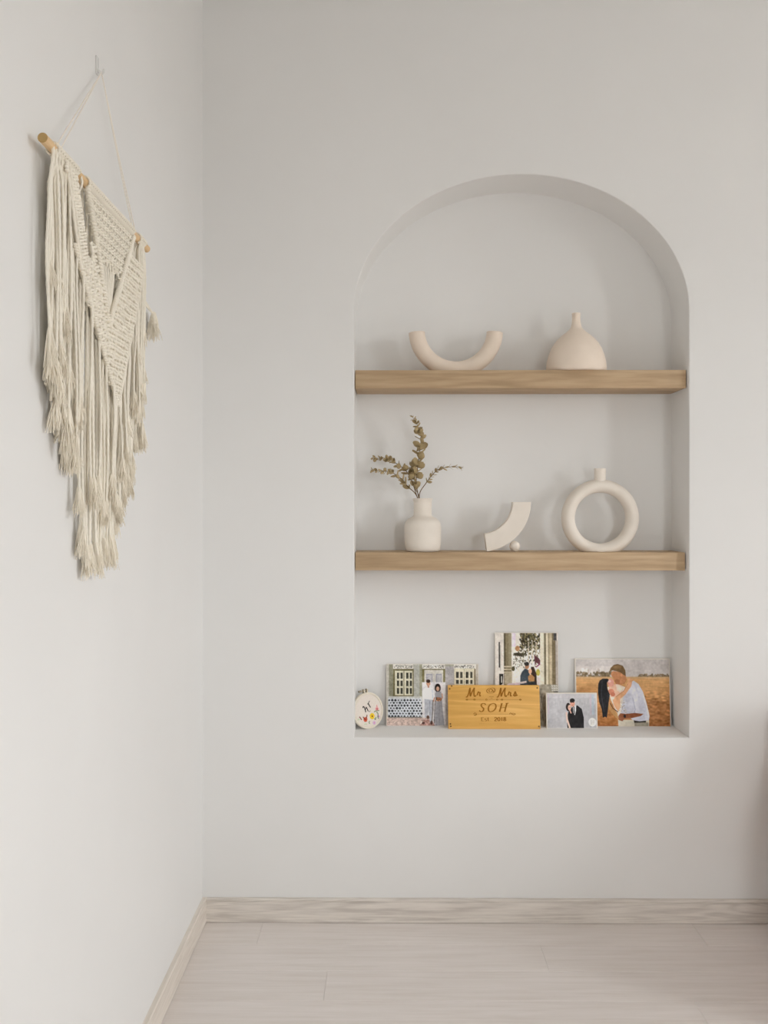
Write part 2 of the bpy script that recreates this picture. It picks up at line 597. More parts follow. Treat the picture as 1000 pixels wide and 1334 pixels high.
def tube_vase():
    cx = on_y(593.5, 430, yv).x
    ro, rt = 61.3 * S_UP, 10.6 * S_UP
    Rm = ro - rt
    zc = ro - 0.012             # base slightly flattened into the shelf
    ang = [R(a) for a in np.linspace(180 + 3, 360 - 3, 61)]
    t = thing('tube_vase', 'cream matt half-ring tube vase with two upturned open ends', 'vase', (cx, yv, Z_UP))
    pts = [Vector((Rm * math.cos(a), 0, zc + Rm * math.sin(a))) for a in ang]
    V, Fc = tube(pts, rt, 32, cap=False)
    n = len(pts)
    # rolled rims going down inside both ends
    for end, sgn in ((0, 1), (n - 1, -1)):
        ring = list(range(end * 32, end * 32 + 32))
        ctr = pts[end]
        inw = (pts[end + sgn] - pts[end]).normalized()
        for sc_, dp in ((0.93, -0.0012), (0.84, 0.0), (0.80, 0.004), (0.78, 0.03)):
            k0 = len(V)
            for q in range(32):
                V.append(ctr + (V[end * 32 + q] - ctr) * sc_ + inw * dp)
            new = list(range(k0, k0 + 32))
            for q in range(32):
                Fc.append((ring[q], ring[(q + 1) % 32], new[(q + 1) % 32], new[q]))
            ring = new
        Fc.append(tuple(ring))
    for v in V:
        if v.z < 0.0:
            v.z = 0.0
    obj('body', (V, Fc), M['ceramic_warm'], t, angle=50)


tube_vase()

# narrow-necked bottle
yb = WALL_Y + 0.085
sb = yb / F
bx = on_y(750.3, 440, yb).x
zb0 = on_y(750, 487, yb).z
t = thing('bottle_vase', 'cream teardrop bottle vase with a thin neck on the oak shelf', 'vase', (bx, yb, Z_UP))
top_v, base_v = 408.0, None
pf = []
for r, v in [(35, 0), (37.4, 0.4), (38.4, 2.5), (38.7, 7), (38.0, 14), (35.8, 23), (32.3, 32), (28.6, 38.5), (24.0, 44), (18.6, 49), (13.2, 53.2), (9.2, 56.8), (7.0, 60), (5.8, 65), (5.3, 70), (5.3, 74), (5.6, 77.2), (5.5, 78.2), (4.8, 78.4), (4.1, 77.6), (3.8, 72), (3.6, 62), (0.1, 60)]:
    pf.append((r * sb, v * sb))
k = (on_y(750, top_v, yb).z - Z_UP) / pf[18][1]
pf = [(r, z * k) for r, z in pf]
obj('body', lathe(pf[:16], 64), M['ceramic_warm'], t, angle=60)
obj('rim', lathe(pf[15:], 48, cap_bottom=False), M['ceramic_warm'], t, angle=60)

# ------------------------------------------------------------------ lower shelf
# ring vase
yr = WALL_Y + 0.088
sr = yr / F
rc = on_y(781.3, 675, yr)
t = thing('ring_vase', 'off-white ring vase, a hollow circle with a short neck on top', 'vase', (rc.x, yr, Z_LO))
Rm, rt = 41.6 * sr, 8.6 * sr
zc = on_y(781.3, 674.8, yr).z - Z_LO
V, Fc = [], []
nu, nv = 96, 28
for i in range(nu):
    a = 2 * math.pi * i / nu
    for j in range(nv):
        p = 2 * math.pi * j / nv
        rr = Rm + rt * math.cos(p)
        z = zc + rr * math.sin(a)
        V.append(Vector((rr * math.cos(a), 1.25 * rt * math.sin(p), max(z, 0.0))))
for i in range(nu):
    for j in range(nv):
        Fc.append((i * nv + j, ((i + 1) % nu) * nv + j, ((i + 1) % nu) * nv + (j + 1) % nv, i * nv + (j + 1) % nv))
ringo = obj('body', (V, Fc), M['ceramic'], t, angle=60)
nt = on_y(781, 610.3, yr).z - Z_LO
nb = zc + Rm + rt
obj('neck', lathe([(8.2 * sr, nb - 0.012), (7.5 * sr, nb - 0.003), (7.3 * sr, nb + 0.006), (7.4 * sr, nt - 0.006), (7.8 * sr, nt - 0.0015), (7.6 * sr, nt), (7.0 * sr, nt), (6.6 * sr, nt - 0.002), (6.3 * sr, nt - 0.02), (0.0005, nt - 0.021)], 48), M['ceramic'], t, angle=60)

# arc and ball ornament
ya = WALL_Y + 0.075
sa = ya / F
ac = on_y(625.5, 654.0, ya)
t = thing('arc_ornament', 'white quarter-arc slab ornament propped on a small ball', 'ornament', (ac.x, ya, Z_LO))
zc = ac.z - Z_LO
bot = zc - 65.0 * sa


def arc_slab(r0, r1, a0, a1, dep, n=40, bev=0.0012):
    prof_ = [(r0, -dep / 2 + bev), (r0 + bev, -dep / 2), (r1 - bev, -dep / 2), (r1, -dep / 2 + bev), (r1, dep / 2 - bev), (r1 - bev, dep / 2), (r0 + bev, dep / 2), (r0, dep / 2 - bev)]
    V, Fc = [], []
    m_ = len(prof_)
    for i in range(n + 1):
        a = a0 + (a1 - a0) * i / n
        for r, y in prof_:
            V.append(Vector((r * math.cos(a), y, zc - r * math.sin(a))))
    for i in range(n):
        for j in range(m_):
            Fc.append((i * m_ + j, i * m_ + (j + 1) % m_, (i + 1) * m_ + (j + 1) % m_, (i + 1) * m_ + j))
    Fc.append(tuple(range(m_)))
    Fc.append(tuple(range(n * m_, (n + 1) * m_)))
    return V, Fc


zfix = (zc - 0) - 65.0 * sa
R1 = 65.0 * sa + zfix * 0.985       # outer face just meets the shelf
obj('arc', arc_slab(41.2 * sa, R1, R(0), R(83), 0.036), M['ceramic'], t, angle=30)
obj('ball', blob((44.3 * sa, -0.004, 6.9 * sa), 6.9 * sa, 6.9 * sa, 6.9 * sa, None, 32, 20), M['ceramic'], t, angle=80)

# bottle with eucalyptus
ye = WALL_Y + 0.085
se = ye / F
ex = on_y(550.4, 680, ye).x
t = thing('flower_vase', 'white shouldered bottle vase holding dried eucalyptus sprigs', 'vase', (ex, ye, Z_LO))
hh = on_y(550, 649.2, ye).z - Z_LO
pf = [(17, 0), (20.5, 0.6), (22.6, 3.5), (23.4, 9), (23.8, 18), (24.0, 30), (23.6, 36), (22.2, 40.0), (19.6, 43.2), (16.2, 45.4), (13.2, 46.8), (11.9, 48.6), (11.6, 52), (11.5, 60), (11.6, 66), (12.3, 68.6), (12.9, 70.2), (12.8, 71.0), (12.0, 71.2), (11.0, 70.2), (10.2, 67), (9.8, 50), (0.1, 48)]
k = hh / (71.2 * se)
pf = [(r * se, z * se * k) for r, z in pf]
obj('body', lathe(pf[:15], 64), M['ceramic'], t, angle=60)
obj('lip', lathe(pf[14:], 64, cap_bottom=False), M['ceramic'], t, angle=60)


def leaf_mesh(name, L_, W_, cup):
    """a rounded, cupped leaf from its base at the origin along +z, thin but solid"""
    V, Fc = [], []
    rows = 7
    for side in (0, 1):
        for i in range(rows):
            t_ = i / (rows - 1)
            w = W_ / 2 * math.sin(math.pi * (0.06 + 0.9 * t_)) ** 0.7
            for j, q in enumerate((-1, -0.5, 0, 0.5, 1)):
                V.append(Vector((w * q, cup * (q * q * 0.8 + 1.2 * (t_ - 0.4) ** 2) * W_ + side * 0.0004, L_ * t_)))
    for side in (0, 1):
        o = side * rows * 5
        for i in range(rows - 1):
            for j in range(4):
                Fc.append((o + i * 5 + j, o + i * 5 + j + 1, o + (i + 1) * 5 + j + 1, o + (i + 1) * 5 + j))
    nb_ = rows * 5
    for i in range(rows - 1):
        for j in (0, 4):
            a_, b2 = i * 5 + j, (i + 1) * 5 + j
            Fc.append((a_, b2, b2 + nb_, a_ + nb_))
    for i in (0, rows - 1):
        for j in range(4):
            a_, b2 = i * 5 + j, i * 5 + j + 1
            Fc.append((a_, b2, b2 + nb_, a_ + nb_))
    return mesh_from(name, V, Fc, M['leaf'], True, 60)


ROUND = leaf_mesh('leaf', 1.0, 0.95, 0.22)
OVAL = leaf_mesh('leaf', 1.0, 0.55, 0.20)
THIN = leaf_mesh('leaf', 1.0, 0.26, 0.15)


def sprig(px_pts, depth, size0, size1, nodes, label, kinds, spread=55, skip=0.12):
    """px points from the vase mouth to the tip"""
    base = Vector((ex, ye, Z_LO + hh * 0.72))
    pts = [base]
    n = len(px_pts)
    for i, (u, v) in enumerate(px_pts):
        pts.append(on_y(u, v, ye + depth * (i / (n - 1))))
    path = smooth_path(pts, 48)
    root = thing('eucalyptus_sprig', label, 'dried plant', tuple(base), group='dried eucalyptus sprigs in the white vase')
    loc = [p - base for p in path]
    obj('stem', tube(loc, lambda q: 0.0015 * (1 - 0.65 * q), 6), M['stem'], root)
    turn = random.uniform(0, 90)
    for k_ in range(nodes):
        f = skip + (1 - skip) * (k_ + 0.5) / nodes
        i = min(46, int(f * 47))
        p = loc[i]
        d = (loc[i + 1] - loc[max(i - 1, 0)]).normalized()
        a = d.cross(Vector((0, 1, 0.1))).normalized()
        b_ = d.cross(a)
        sz = size0 + (size1 - size0) * ((f - skip) / (1 - skip)) ** 1.2
        turn += 83 + random.uniform(-14, 14)
        for s_ in (0, 180):
            th = R(turn + s_)
            out = a * math.cos(th) + b_ * math.sin(th)
            sp = R(spread + random.uniform(-18, 18))
            z_ = (d * math.cos(sp) + out * math.sin(sp)).normalized()
            y_ = (d - z_ * d.dot(z_))
            y_ = y_.normalized() if y_.length > 1e-4 else a
            y_ = Matrix.Rotation(R(random.uniform(-75, 75)), 3, z_) @ y_
            x_ = y_.cross(z_)
            s2 = sz * random.uniform(0.8, 1.15)
            mt = Matrix((x_, y_, z_)).transposed().to_4x4() @ Matrix.Diagonal((s2, s2, s2, 1))
            mt.translation = p
            lf = link('leaf', random.choice(kinds), root)
            lf.matrix_local = mt


sprig([(544.5, 645), (542, 628), (543.5, 612), (545, 599), (546.5, 586), (548, 575), (547.5, 565), (544, 555), (540, 548), (536, 541)], -0.01,
      0.0300, 0.0125, 18, 'upright dried eucalyptus sprig with round overlapping olive leaves', [ROUND, ROUND, OVAL], 58, 0.22)
sprig([(542, 644), (536, 626), (528, 612.5), (519, 606), (510, 600), (502, 597), (492, 597), (483, 598)], 0.02,
      0.0215, 0.0110, 16, 'higher of two dried eucalyptus sprigs arching over the vase towards the jamb', [OVAL, ROUND], 55, 0.25)
sprig([(542, 645), (531, 634), (524, 625), (513, 617), (504, 614), (493, 613.5), (482, 612)], -0.03,
      0.0215, 0.0115, 15, 'lower of two dried eucalyptus sprigs arching over the vase towards the jamb', [OVAL, ROUND, OVAL], 55, 0.25)
sprig([(546, 645), (555, 629), (562, 620), (570, 612), (580, 609), (592, 608), (603, 609.5)], -0.015,
      0.0175, 0.0120, 14, 'sparse dried eucalyptus sprig with slim leaves leaning towards the arc ornament', [THIN, THIN, OVAL], 50, 0.28)
sprig([(545, 645), (541, 637), (540.5, 626), (538, 617), (537, 610)], 0.01,
      0.0200, 0.0150, 8, 'short dried eucalyptus sprig tucked low among the longer ones', [OVAL, ROUND, OVAL], 50, 0.35)

# ------------------------------------------------------------------ photo prints: flat ink on a fine grid
class Paint:
    def __init__(self, u0, v0, u1, v1, res=2.0, bgc=(200, 200, 200)):
        self.u0, self.v0 = u0, v0
        self.W, self.Hh = int((u1 - u0) * res) + 1, int((v1 - v0) * res) + 1
        self.ss = 3
        w, h_ = self.W * self.ss, self.Hh * self.ss
        self.U, self.V = np.meshgrid(u0 + (np.arange(w) + .5) / w * (u1 - u0), v0 + (np.arange(h_) + .5) / h_ * (v1 - v0))
        self.A = np.ones((h_, w, 3)) * np.array(bgc, float)

    def put(self, m_, c, a=1.0):
        self.A[m_] = self.A[m_] * (1 - a) + np.array(c, float) * a

    def rect(self, u0, v0, u1, v1, c, a=1.0):
        self.put((self.U >= u0) & (self.U < u1) & (self.V >= v0) & (self.V < v1), c, a)

    def ell(self, u, v, ru, rv, c, a=1.0, rot=0):
        du, dv = self.U - u, self.V - v
        cr, sr_ = math.cos(R(rot)), math.sin(R(rot))
        x, y = du * cr + dv * sr_, -du * sr_ + dv * cr
        self.put((x / ru) ** 2 + (y / rv) ** 2 < 1, c, a)

    def poly(self, pts, c, a=1.0):
        ins = np.zeros(self.U.shape, bool)
        n = len(pts)
        for i in range(n):
            (x0, y0), (x1, y1_) = pts[i], pts[(i + 1) % n]
            if y0 == y1_:
                continue
            cr = ((y0 > self.V) != (y1_ > self.V)) & (self.U < (x1 - x0) * (self.V - y0) / (y1_ - y0) + x0)
            ins ^= cr
        self.put(ins, c, a)

    def line(self, pts, w, c, a=1.0):
        m_ = np.zeros(self.U.shape, bool)
        for (x0, y0), (x1, y1_) in zip(pts[:-1], pts[1:]):
            dx, dy = x1 - x0, y1_ - y0
            l2 = dx * dx + dy * dy + 1e-9
            t_ = np.clip(((self.U - x0) * dx + (self.V - y0) * dy) / l2, 0, 1)
            m_ |= (self.U - x0 - t_ * dx) ** 2 + (self.V - y0 - t_ * dy) ** 2 < (w / 2) ** 2
        self.put(m_, c, a)

    def grain(self, u0, v0, u1, v1, amp, su, sv, tint=(1, 1, 1)):
        """blotchy print texture with cells su x sv"""
        nu_, nv_ = max(2, int((u1 - u0) / su)), max(2, int((v1 - v0) / sv))
        g = rng.normal(0, 1, (nv_ + 2, nu_ + 2))
        m_ = (self.U >= u0) & (self.U < u1) & (self.V >= v0) & (self.V < v1)
        fu, fv = (self.U[m_] - u0) / (u1 - u0) * nu_, (self.V[m_] - v0) / (v1 - v0) * nv_
        i, j = fu.astype(int), fv.astype(int)
        a, b_ = fu - i, fv - j
        val = (g[j, i] * (1 - a) + g[j, i + 1] * a) * (1 - b_) + (g[j + 1, i] * (1 - a) + g[j + 1, i + 1] * a) * b_
        self.A[m_] += val[:, None] * amp * np.array(tint, float)

    def mesh(self, wid, hei, y):
        u1, v1 = self.U.max() + 0.01, self.V.max() + 0.01
        self.grain(self.u0, self.v0, u1, v1, 6, 9, 9)
        self.grain(self.u0, self.v0, u1, v1, 4, 2.5, 2.5)
        a = self.A.reshape(self.Hh, self.ss, self.W, self.ss, 3).mean((1, 3))
        a = np.clip(a, 0, 255) / 255.0
        a = np.where(a <= 0.04045, a / 12.92, ((a + 0.055) / 1.055) ** 2.4)
        a = np.clip((a / 0.70) ** 1.10, 0, 0.92)
        xs, zs = np.linspace(-wid / 2, wid / 2, self.W), np.linspace(hei, 0, self.Hh)
        X, Z = np.meshgrid(xs, zs)
        co = np.stack([X, np.full_like(X, y), Z], -1).reshape(-1, 3)
        i = np.arange((self.Hh - 1) * (self.W - 1))
        r_, c_ = i // (self.W - 1), i % (self.W - 1)
        p = r_ * self.W + c_
        fc = np.stack([p, p + self.W, p + self.W + 1, p + 1], -1)
        me = bpy.data.meshes.new('print')
        me.from_pydata(co.tolist(), [], fc.tolist())
        at_ = me.attributes.new('ink', 'FLOAT_COLOR', 'POINT')
        at_.data.foreach_set('color', np.concatenate([a, np.ones(a.shape[:2] + (1,))], -1).astype(np.float32).ravel())
        me.materials.append(M['print'])
        me.update()
        return me


def photo(name, P, rect, y_bot, tilt, thick, label, border=0.0015, group='photo prints standing in the niche'):
    u0, v0, u1, v1 = rect
    a, b_ = on_y(u0, v1, y_bot), on_y(u1, v1, y_bot)
    s_ = y_bot / F
    wid, hei = b_.x - a.x, (v1 - v0) * s_ / math.cos(tilt)
    root = thing(name, label, 'photo', ((a.x + b_.x) / 2, y_bot, SILL), (-tilt, 0, 0), group)
    obj('board', box(-wid / 2 - border, wid / 2 + border, 0.0, thick, 0.0, hei + border, 0.0006, 1), M['board'], root, smooth=False)
    link('print', P.mesh(wid, hei - 0.001, 0.0), root, (0, -0.0003, 0.001))
    return root


def house_photo():
    P = Paint(503, 865, 623, 943.5, 2.0, (166, 164, 150))
    for u in np.arange(503, 623, 2.2):
        P.rect(u, 865, u + 0.7, 910, (150, 148, 134), 0.6)
    P.rect(503, 865, 506, 943, (184, 180, 170))
    P.rect(506, 865, 511.5, 909, (140, 138, 118))
    for (x0, x1, olive) in ((511.5, 538, 1), (550, 579.5, 1), (591, 620, 0)):
        P.rect(x0, 865, x1, 871, (214, 210, 202))
        for k_ in range(60):
            P.ell(random.uniform(x0 + 1, x1 - 1), random.uniform(866.5, 870), 0.6, 0.5, (90, 88, 80), 0.7)
    P.rect(511.5, 871, 538.5, 906, (118, 112, 78))
    P.rect(514, 873.5, 537, 904.5, (202, 198, 176))
    P.rect(525, 873.5, 526.4, 904.5, (140, 134, 108))
    for x0, x1 in ((516.6, 519.4), (521.2, 524), (528.8, 531.6), (533.3, 536)):
        for y0, y1_ in ((876, 883.6), (886, 893), (895.5, 903)):
            P.rect(x0, y0, x1, y1_, (44, 44, 38))
            P.rect(x0 + 1.2, y0, x0 + 1.6, y1_, (120, 116, 96))
    P.rect(538.5, 865, 549.5, 909, (168, 168, 160))
    P.rect(546, 865, 549.5, 909, (150, 148, 126))
    P.rect(549.5, 871, 579.5, 888, (122, 116, 76))
    P.rect(552.5, 872.5, 577, 889, (196, 192, 184))
    for x0, x1 in ((555, 563), (567.5, 575)):
        P.rect(x0, 877.5, x1, 888, (150, 150, 164))
        P.rect(x0 + 1, 878.5, x1 - 1, 888, (178, 176, 178))
    P.rect(549.5, 888, 580, 943.5, (212, 210, 212))
    P.rect(564.6, 888, 565.2, 943.5, (170, 168, 172))
    P.rect(580, 868, 591, 943.5, (168, 164, 164))
    P.rect(591.5, 870.5, 620, 896, (206, 200, 178))
    for x0, x1 in ((594, 597.2), (599.4, 602.2), (606.6, 610), (612.5, 615.2)):
        for y0, y1_ in ((874.8, 882.5), (885, 890), (891.5, 896)):
            P.rect(x0, y0, x1, y1_, (48, 46, 40))
            P.rect(x0 + 1.4, y0, x0 + 1.8, y1_, (130, 126, 106))
    P.rect(604, 870.5, 604.8, 896, (150, 144, 120))
    P.rect(617.5, 871, 619.5, 896, (130, 116, 92))
    P.rect(620, 865, 623, 943.5, (176, 168, 156))
    # tile band
    P.rect(505, 908.5, 549, 933, (196, 200, 206))
    P.rect(505, 906, 549, 908.5, (190, 190, 186))
    for i in range(12):
        for j in range(7):
            u, v = 506.5 + i * 4.0 + (j % 2) * 2.0, 911 + j * 3.4
            if u < 549:
                d_ = random.uniform(1.0, 1.9)
                P.poly([(u - d_, v), (u, v - d_), (u + d_, v), (u, v + d_)], (34, 38, 46), 0.95)
    P.rect(505, 932, 549, 933.3, (120, 116, 110))
    P.rect(503, 933.3, 560, 943.5, (188, 166, 156))
    P.grain(503, 933.3, 560, 943.5, 16, 1.2, 0.9)
    P.poly([(546, 943.5), (552, 936), (562, 935), (566, 943.5)], (168, 130, 120))
    P.grain(546, 935, 566, 943.5, 22, 1.5, 1.2)
    P.ell(551, 940, 2.0, 1.6, (70, 40, 38), 0.8)
    # man
    P.poly([(552.4, 908), (563.6, 908), (563.4, 925), (562.6, 940), (559.5, 940), (558.5, 922), (556.5, 933), (553, 933)], (172, 174, 182))
    P.line([(559.5, 912), (558.8, 930)], 0.9, (140, 146, 160))
    P.poly([(550.5, 898), (553.5, 894.6), (561.5, 894.6), (565, 898), (566, 910), (562.5, 910.5), (552, 909.5), (550, 908)], (224, 227, 234))
    P.line([(562.6, 897), (563.4, 909)], 0.7, (186, 192, 206))
    P.ell(557.6, 889.5, 2.6, 3.5, (194, 146, 118))
    P.ell(557.5, 886.7, 2.8, 2.3, (66, 46, 36))
    P.rect(556.6, 892, 558.8, 895, (186, 136, 110))
    P.line([(565.6, 908), (564.4, 912)], 1.6, (190, 140, 116))
    P.ell(557, 932.5, 1.9, 2.3, (92, 66, 52))
    P.ell(561.5, 939.5, 1.5, 2.6, (84, 60, 50))
    P.line([(563.6, 911), (563.4, 924), (562, 938)], 0.9, (84, 70, 60))
    P.line([(566.6, 911), (565.4, 940)], 0.9, (90, 80, 74))
    # woman
    P.ell(569.8, 895.4, 4.0, 5.6, (52, 38, 34))
    P.poly([(566, 903), (567.5, 900), (574, 900), (576, 904), (575.2, 911), (576.5, 925), (578.5, 943.5), (565.5, 943.5), (566, 925), (567, 911)], (158, 158, 164))
    P.line([(571.5, 914), (572, 943)], 0.5, (132, 132, 142))
    P.line([(569, 914), (568, 943)], 0.5, (136, 136, 146))
    P.ell(569.9, 896.4, 2.1, 2.9, (206, 166, 142))
    P.line([(575.4, 903), (576, 908), (572, 911.5)], 1.5, (200, 158, 136))
    P.ell(571.2, 909.8, 4.0, 2.6, (150, 106, 76))
    for k_ in range(16):
        P.ell(571.2 + random.uniform(-3.5, 3.5), 909.8 + random.uniform(-2.2, 2.2), 0.8, 0.7, random.choice([(190, 120, 80), (96, 84, 56), (210, 170, 130), (120, 60, 46)]))
    P.A = P.A * 0.86 + P.A.mean(2, keepdims=True) * 0.14 - 4      # faded print
    P.grain(503, 865, 623, 943.5, 7, 1.3, 1.3)
    return P


def porch_photo():
    P = Paint(645.5, 824.5, 727, 941, 2.0, (204, 198, 190))
    P.rect(650, 836, 651.6, 868, (44, 42, 38))
    P.rect(651.6, 840, 653, 872, (180, 176, 168))
    P.poly([(650.4, 876), (656, 876), (655, 888), (650.4, 892)], (46, 44, 40))
    P.rect(653, 879, 654.2, 887, (190, 188, 180))
    P.rect(656.8, 824, 666.5, 890, (126, 116, 92))
    P.rect(656.8, 824, 659, 890, (84, 76, 58))
    P.rect(663, 824, 666.5, 866, (142, 134, 110))
    for v in (866, 869.5, 873):
        P.rect(656.8, v, 668, v + 1.6, (186, 176, 154))
    P.rect(657.5, 875, 667, 889, (170, 160, 140))
    P.rect(667.5, 824, 704, 893, (216, 211, 203))
    P.rect(667.5, 824, 672, 842, (214, 204, 214))
    for k_ in range(520):
        u = random.gauss(690, 9)
        v = 824 + abs(random.gauss(0, 16))
        if 671 < u < 706 and v < 868 and not (u < 678 and v < 836):
            P.ell(u, v, random.uniform(0.4, 1.2), random.uniform(0.6, 2.2), random.choice([(58, 58, 40), (88, 84, 54), (116, 108, 72), (46, 44, 36), (150, 138, 104), (70, 60, 40)]), 0.85, random.uniform(-40, 40))
    for u in (688, 693, 698):
        P.rect(u, 836, u + 1.4, 866, (206, 196, 180), 0.8)
    P.ell(674.5, 844, 3.0, 3.4, (172, 130, 92), 0.9)
    P.poly([(669, 850), (676, 849), (684, 852), (680, 854), (671, 853)], (66, 60, 44))
    for k_ in range(60):
        P.ell(random.uniform(669, 684), random.uniform(850, 870), 0.5, random.uniform(0.5, 1.6), (84, 80, 64), 0.8, random.uniform(-60, 60))
    P.ell(668.8, 869.5, 2.2, 2.8, (80, 76, 54))
    P.poly([(696, 852), (702, 856), (706, 862), (704, 865), (699, 862), (697, 866)], (96, 60, 66))
    P.line([(699, 867), (704, 863)], 1.4, (128, 50, 96))
    P.ell(701, 874, 2.6, 4.2, (178, 168, 84))
    P.rect(703.8, 824, 711.5, 889, (206, 200, 184))
    P.rect(709, 824, 711.6, 889, (116, 108, 86))
    P.rect(711.6, 824, 714.2, 889, (204, 196, 176))
    P.rect(714.2, 824, 716, 889, (150, 140, 114))
    P.rect(716, 824, 719.4, 889, (182, 170, 144))
    P.rect(719.4, 824, 724, 889, (118, 106, 82))
    P.rect(721.5, 824, 725.5, 834, (74, 72, 70))
    P.rect(724, 834, 727, 889, (168, 160, 152))
    # floor and planting
    P.poly([(655, 893), (663, 888), (680, 886), (680, 893)], (196, 184, 190))
    P.rect(645.5, 893, 727, 941, (128, 122, 104))
    P.rect(698, 889, 727, 941, (150, 144, 130))
    P.grain(645.5, 889, 727, 941, 14, 2.2, 2.0)
    for k_ in range(40):
        u = random.uniform(703, 713)
        P.line([(u, random.uniform(900, 915)), (u + random.uniform(-2, 2), random.uniform(920, 940))], 0.7, random.choice([(76, 68, 56), (98, 88, 70), (176, 166, 150)]), 0.8)
    P.rect(700, 880, 704, 890, (206, 196, 190))
    # couple
    P.poly([(677.5, 893), (678, 878), (680, 873.5), (684, 869), (688.5, 871), (690.5, 878), (689, 893)], (60, 70, 78))
    P.poly([(677.5, 886), (686, 884.5), (686, 887), (678, 888.5)], (196, 186, 182))
    P.ell(686.7, 866, 2.7, 4.0, (164, 122, 94))
    P.ell(686.4, 863.4, 3.1, 2.6, (40, 36, 32))
    P.poly([(692, 867), (695.5, 867), (699, 876), (699.5, 893), (694, 893), (691.5, 874)], (64, 46, 36))
    P.ell(690.8, 872.6, 2.2, 3.2, (206, 166, 138))
    P.poly([(688, 879), (692, 876), (696.5, 880), (696, 886), (688.5, 885)], (168, 128, 84))
    P.poly([(686, 886), (697, 885), (699, 893), (686, 893)], (58, 62, 64))
    # white handwriting in the lower corner
    for k_ in range(9):
        u = 718.3 + (k_ % 3) * 2.9
        v = 890 + (k_ // 3) * 2.8
        P.line([(u, v + 1.6), (u + 0.8, v), (u + 1.5, v + 1.8), (u + 2.4, v + 0.2)], 0.5, (236, 234, 228))
    P.line([(721, 898.5), (726.5, 898.3)], 0.8, (60, 58, 52))
    P.grain(645.5, 824, 727, 893, 6, 1.2, 1.2)
    return P


def studio_photo():
    P = Paint(713, 903.8, 776.5, 947.2, 2.6, (182, 181, 184))
    for k_, u in enumerate(np.arange(713, 777, 2.1)):
        P.rect(u, 911 + (k_ * 7 % 5) * 2, u + 0.9, 946, (164, 164, 168), 0.55)
    P.rect(713, 903.8, 776.5, 909, (196, 193, 196), 0.6)
    P.rect(713, 940, 776.5, 947.2, (168, 166, 168), 0.4)
    for u, c_ in ((714, (196, 176, 190)), (768.4, (190, 170, 186)), (770.4, (170, 188, 198)), (772.2, (168, 184, 200))):
        P.rect(u, 905, u + 1.6, 930, c_, 0.5)
    # man in a dark suit
    P.poly([(742, 923), (747, 920), (752, 918.5), (757.6, 923), (760, 934), (759.8, 946.9), (738.5, 946.9), (740, 934)], (34, 31, 33))
    P.poly([(746.2, 921), (750.4, 918), (750.2, 925), (748.6, 931), (746.6, 928)], (226, 222, 222))
    P.line([(747.6, 920.5), (747.8, 929)], 1.1, (32, 30, 32))
    P.ell(745.8, 915.6, 3.0, 4.6, (208, 156, 138))
    P.ell(745.6, 912.4, 3.3, 2.6, (38, 30, 28))
    P.rect(742.4, 911, 743.4, 915, (38, 30, 28))
    P.ell(744.6, 915.2, 0.5, 0.4, (60, 44, 40)); P.ell(747.2, 915.2, 0.5, 0.4, (60, 44, 40))
    P.line([(745, 918), (747, 918)], 0.5, (150, 96, 86))
    # woman in black
    P.ell(740.2, 920.6, 3.0, 5.2, (44, 32, 30))
    P.poly([(740.5, 926), (744, 925), (746, 934), (745, 946.9), (738.6, 946.9), (738.4, 934)], (30, 28, 29))
    P.ell(741.9, 921.4, 2.1, 3.5, (222, 178, 162))
    P.line([(741, 921), (741.7, 921)], 0.4, (60, 44, 40)); P.line([(742.8, 920.8), (743.4, 920.8)], 0.4, (60, 44, 40))
    P.line([(742.4, 925), (743.6, 928)], 1.6, (220, 176, 160))
    P.line([(737.8, 928), (738.4, 936), (741.8, 946.8)], 2.2, (226, 184, 172))
    # round white mark
    P.ell(770.9, 939.6, 5.0, 5.4, (222, 219, 214))
    for u in (768.2, 769.8, 771.6, 773.2):
        P.rect(u, 936.6, u + 0.6, 942.6, (176, 172, 168), 0.8)
    P.line([(768.5, 939.6), (773.4, 939.6)], 0.5, (184, 180, 176), 0.8)
    P.grain(713, 903.8, 776.5, 947.2, 3, 1.6, 1.6)
    return P


